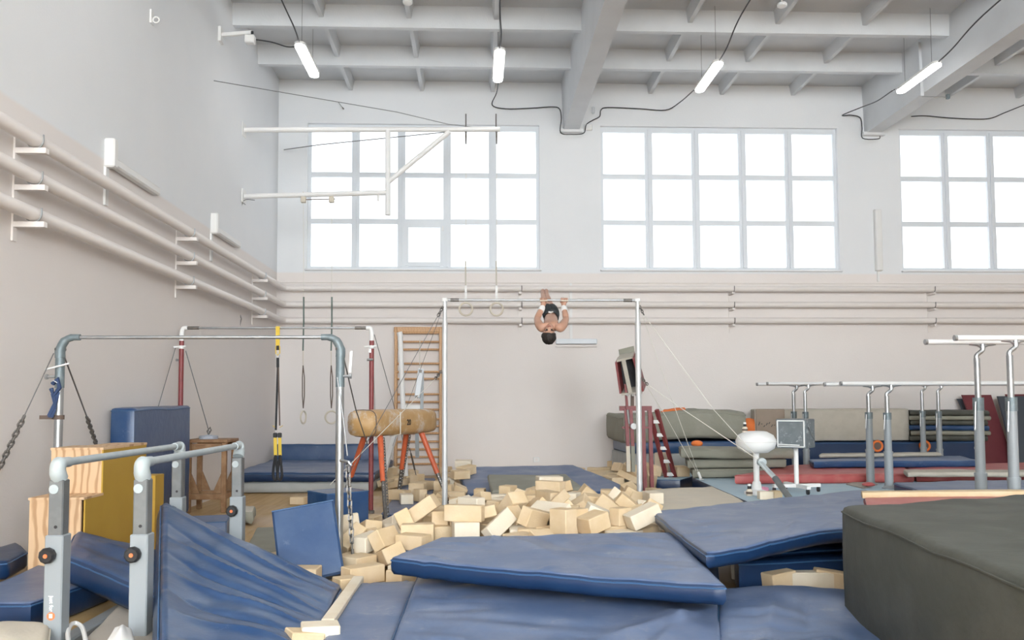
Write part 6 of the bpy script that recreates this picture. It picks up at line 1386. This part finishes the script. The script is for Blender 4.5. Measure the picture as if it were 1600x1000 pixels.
MB().tube([N_['belly'][0].lerp(N_['pelvis'][0], .35) + Vector((.02, -.01, .085)), N_['belly'][0].lerp(N_['pelvis'][0], .10) + Vector((.0, -.04, .088)), N_['belly'][0].lerp(N_['pelvis'][0], .2) + Vector((-.03, -.03, .088))], .012, 6).build('drawstring', M_TAPE, person)
for t in 'LR':
    w0, w1 = N_['wri' + t][0], N_['fore' + t][0]; d_ = (w1 - w0)
    MB().tube([w0 - d_ * .10, w0 + d_ * .12, w0 + d_ * .5, w0 + d_ * .56], [.033, .040, .044, .042], 14).build('wrist_wrap', M_TAPE, person, True)
    pm = N_['palm' + t][0]
    MB().tube([pm + Vector((-.046, -.040, .032)), pm + Vector((.046, -.040, .032))], .010, 8).build('hand_grip', M_CREAM, person, True)
# hair: a short cap over the crown and back of the head
hv = []; hf = []; nu, nv = 22, 14
ctr = hd + a_ * .030 - f_ * .012
for j in range(nv + 1):
    th = math.pi * .62 * j / nv
    for i in range(nu):
        ph = 2 * math.pi * i / nu
        fr_ = math.cos(ph)                 # +1 towards the face
        lim = 1.0 if fr_ < .2 else 1 - .42 * (fr_ - .2) / .8
        th2 = th * lim
        d_ = a_ * math.cos(th2) + (f_ * math.cos(ph) + x_ * math.sin(ph)) * math.sin(th2)
        rr = .098 + .010 * noise.noise(d_ * 9) + .006 * noise.noise(d_ * 23)
        hv.append(ctr + Vector((d_.x * .90, d_.y, d_.z)) * rr)
for j in range(nv):
    for i in range(nu): hf.append((j * nu + i, j * nu + (i + 1) % nu, (j + 1) * nu + (i + 1) % nu, (j + 1) * nu + i))
hf.append(tuple(nv * nu + i for i in range(nu)))
MB().add(hv, hf).build('hair', M_HAIR, person, 'all')
for s in (-1, 1):
    MB().lathe(hd + x_ * (.030 * s) + a_ * .012 + f_ * .080, [(.004, -.006), (.012, 0), (.004, .006)], 10, axis=f_).build('eye', M_HAIR, person, True)
    MB().tube([hd + x_ * (.016 * s) + a_ * .030 + f_ * .086, hd + x_ * (.034 * s) + a_ * .034 + f_ * .084, hd + x_ * (.050 * s) + a_ * .028 + f_ * .072], .005, 6).build('eyebrow', M_HAIR, person)
MB().tube([hd - x_ * .024 - a_ * .052 + f_ * .078, hd - a_ * .054 + f_ * .084, hd + x_ * .024 - a_ * .052 + f_ * .078], .006, 6).build('mouth', mat('lips', (.42, .16, .13), .5), person)
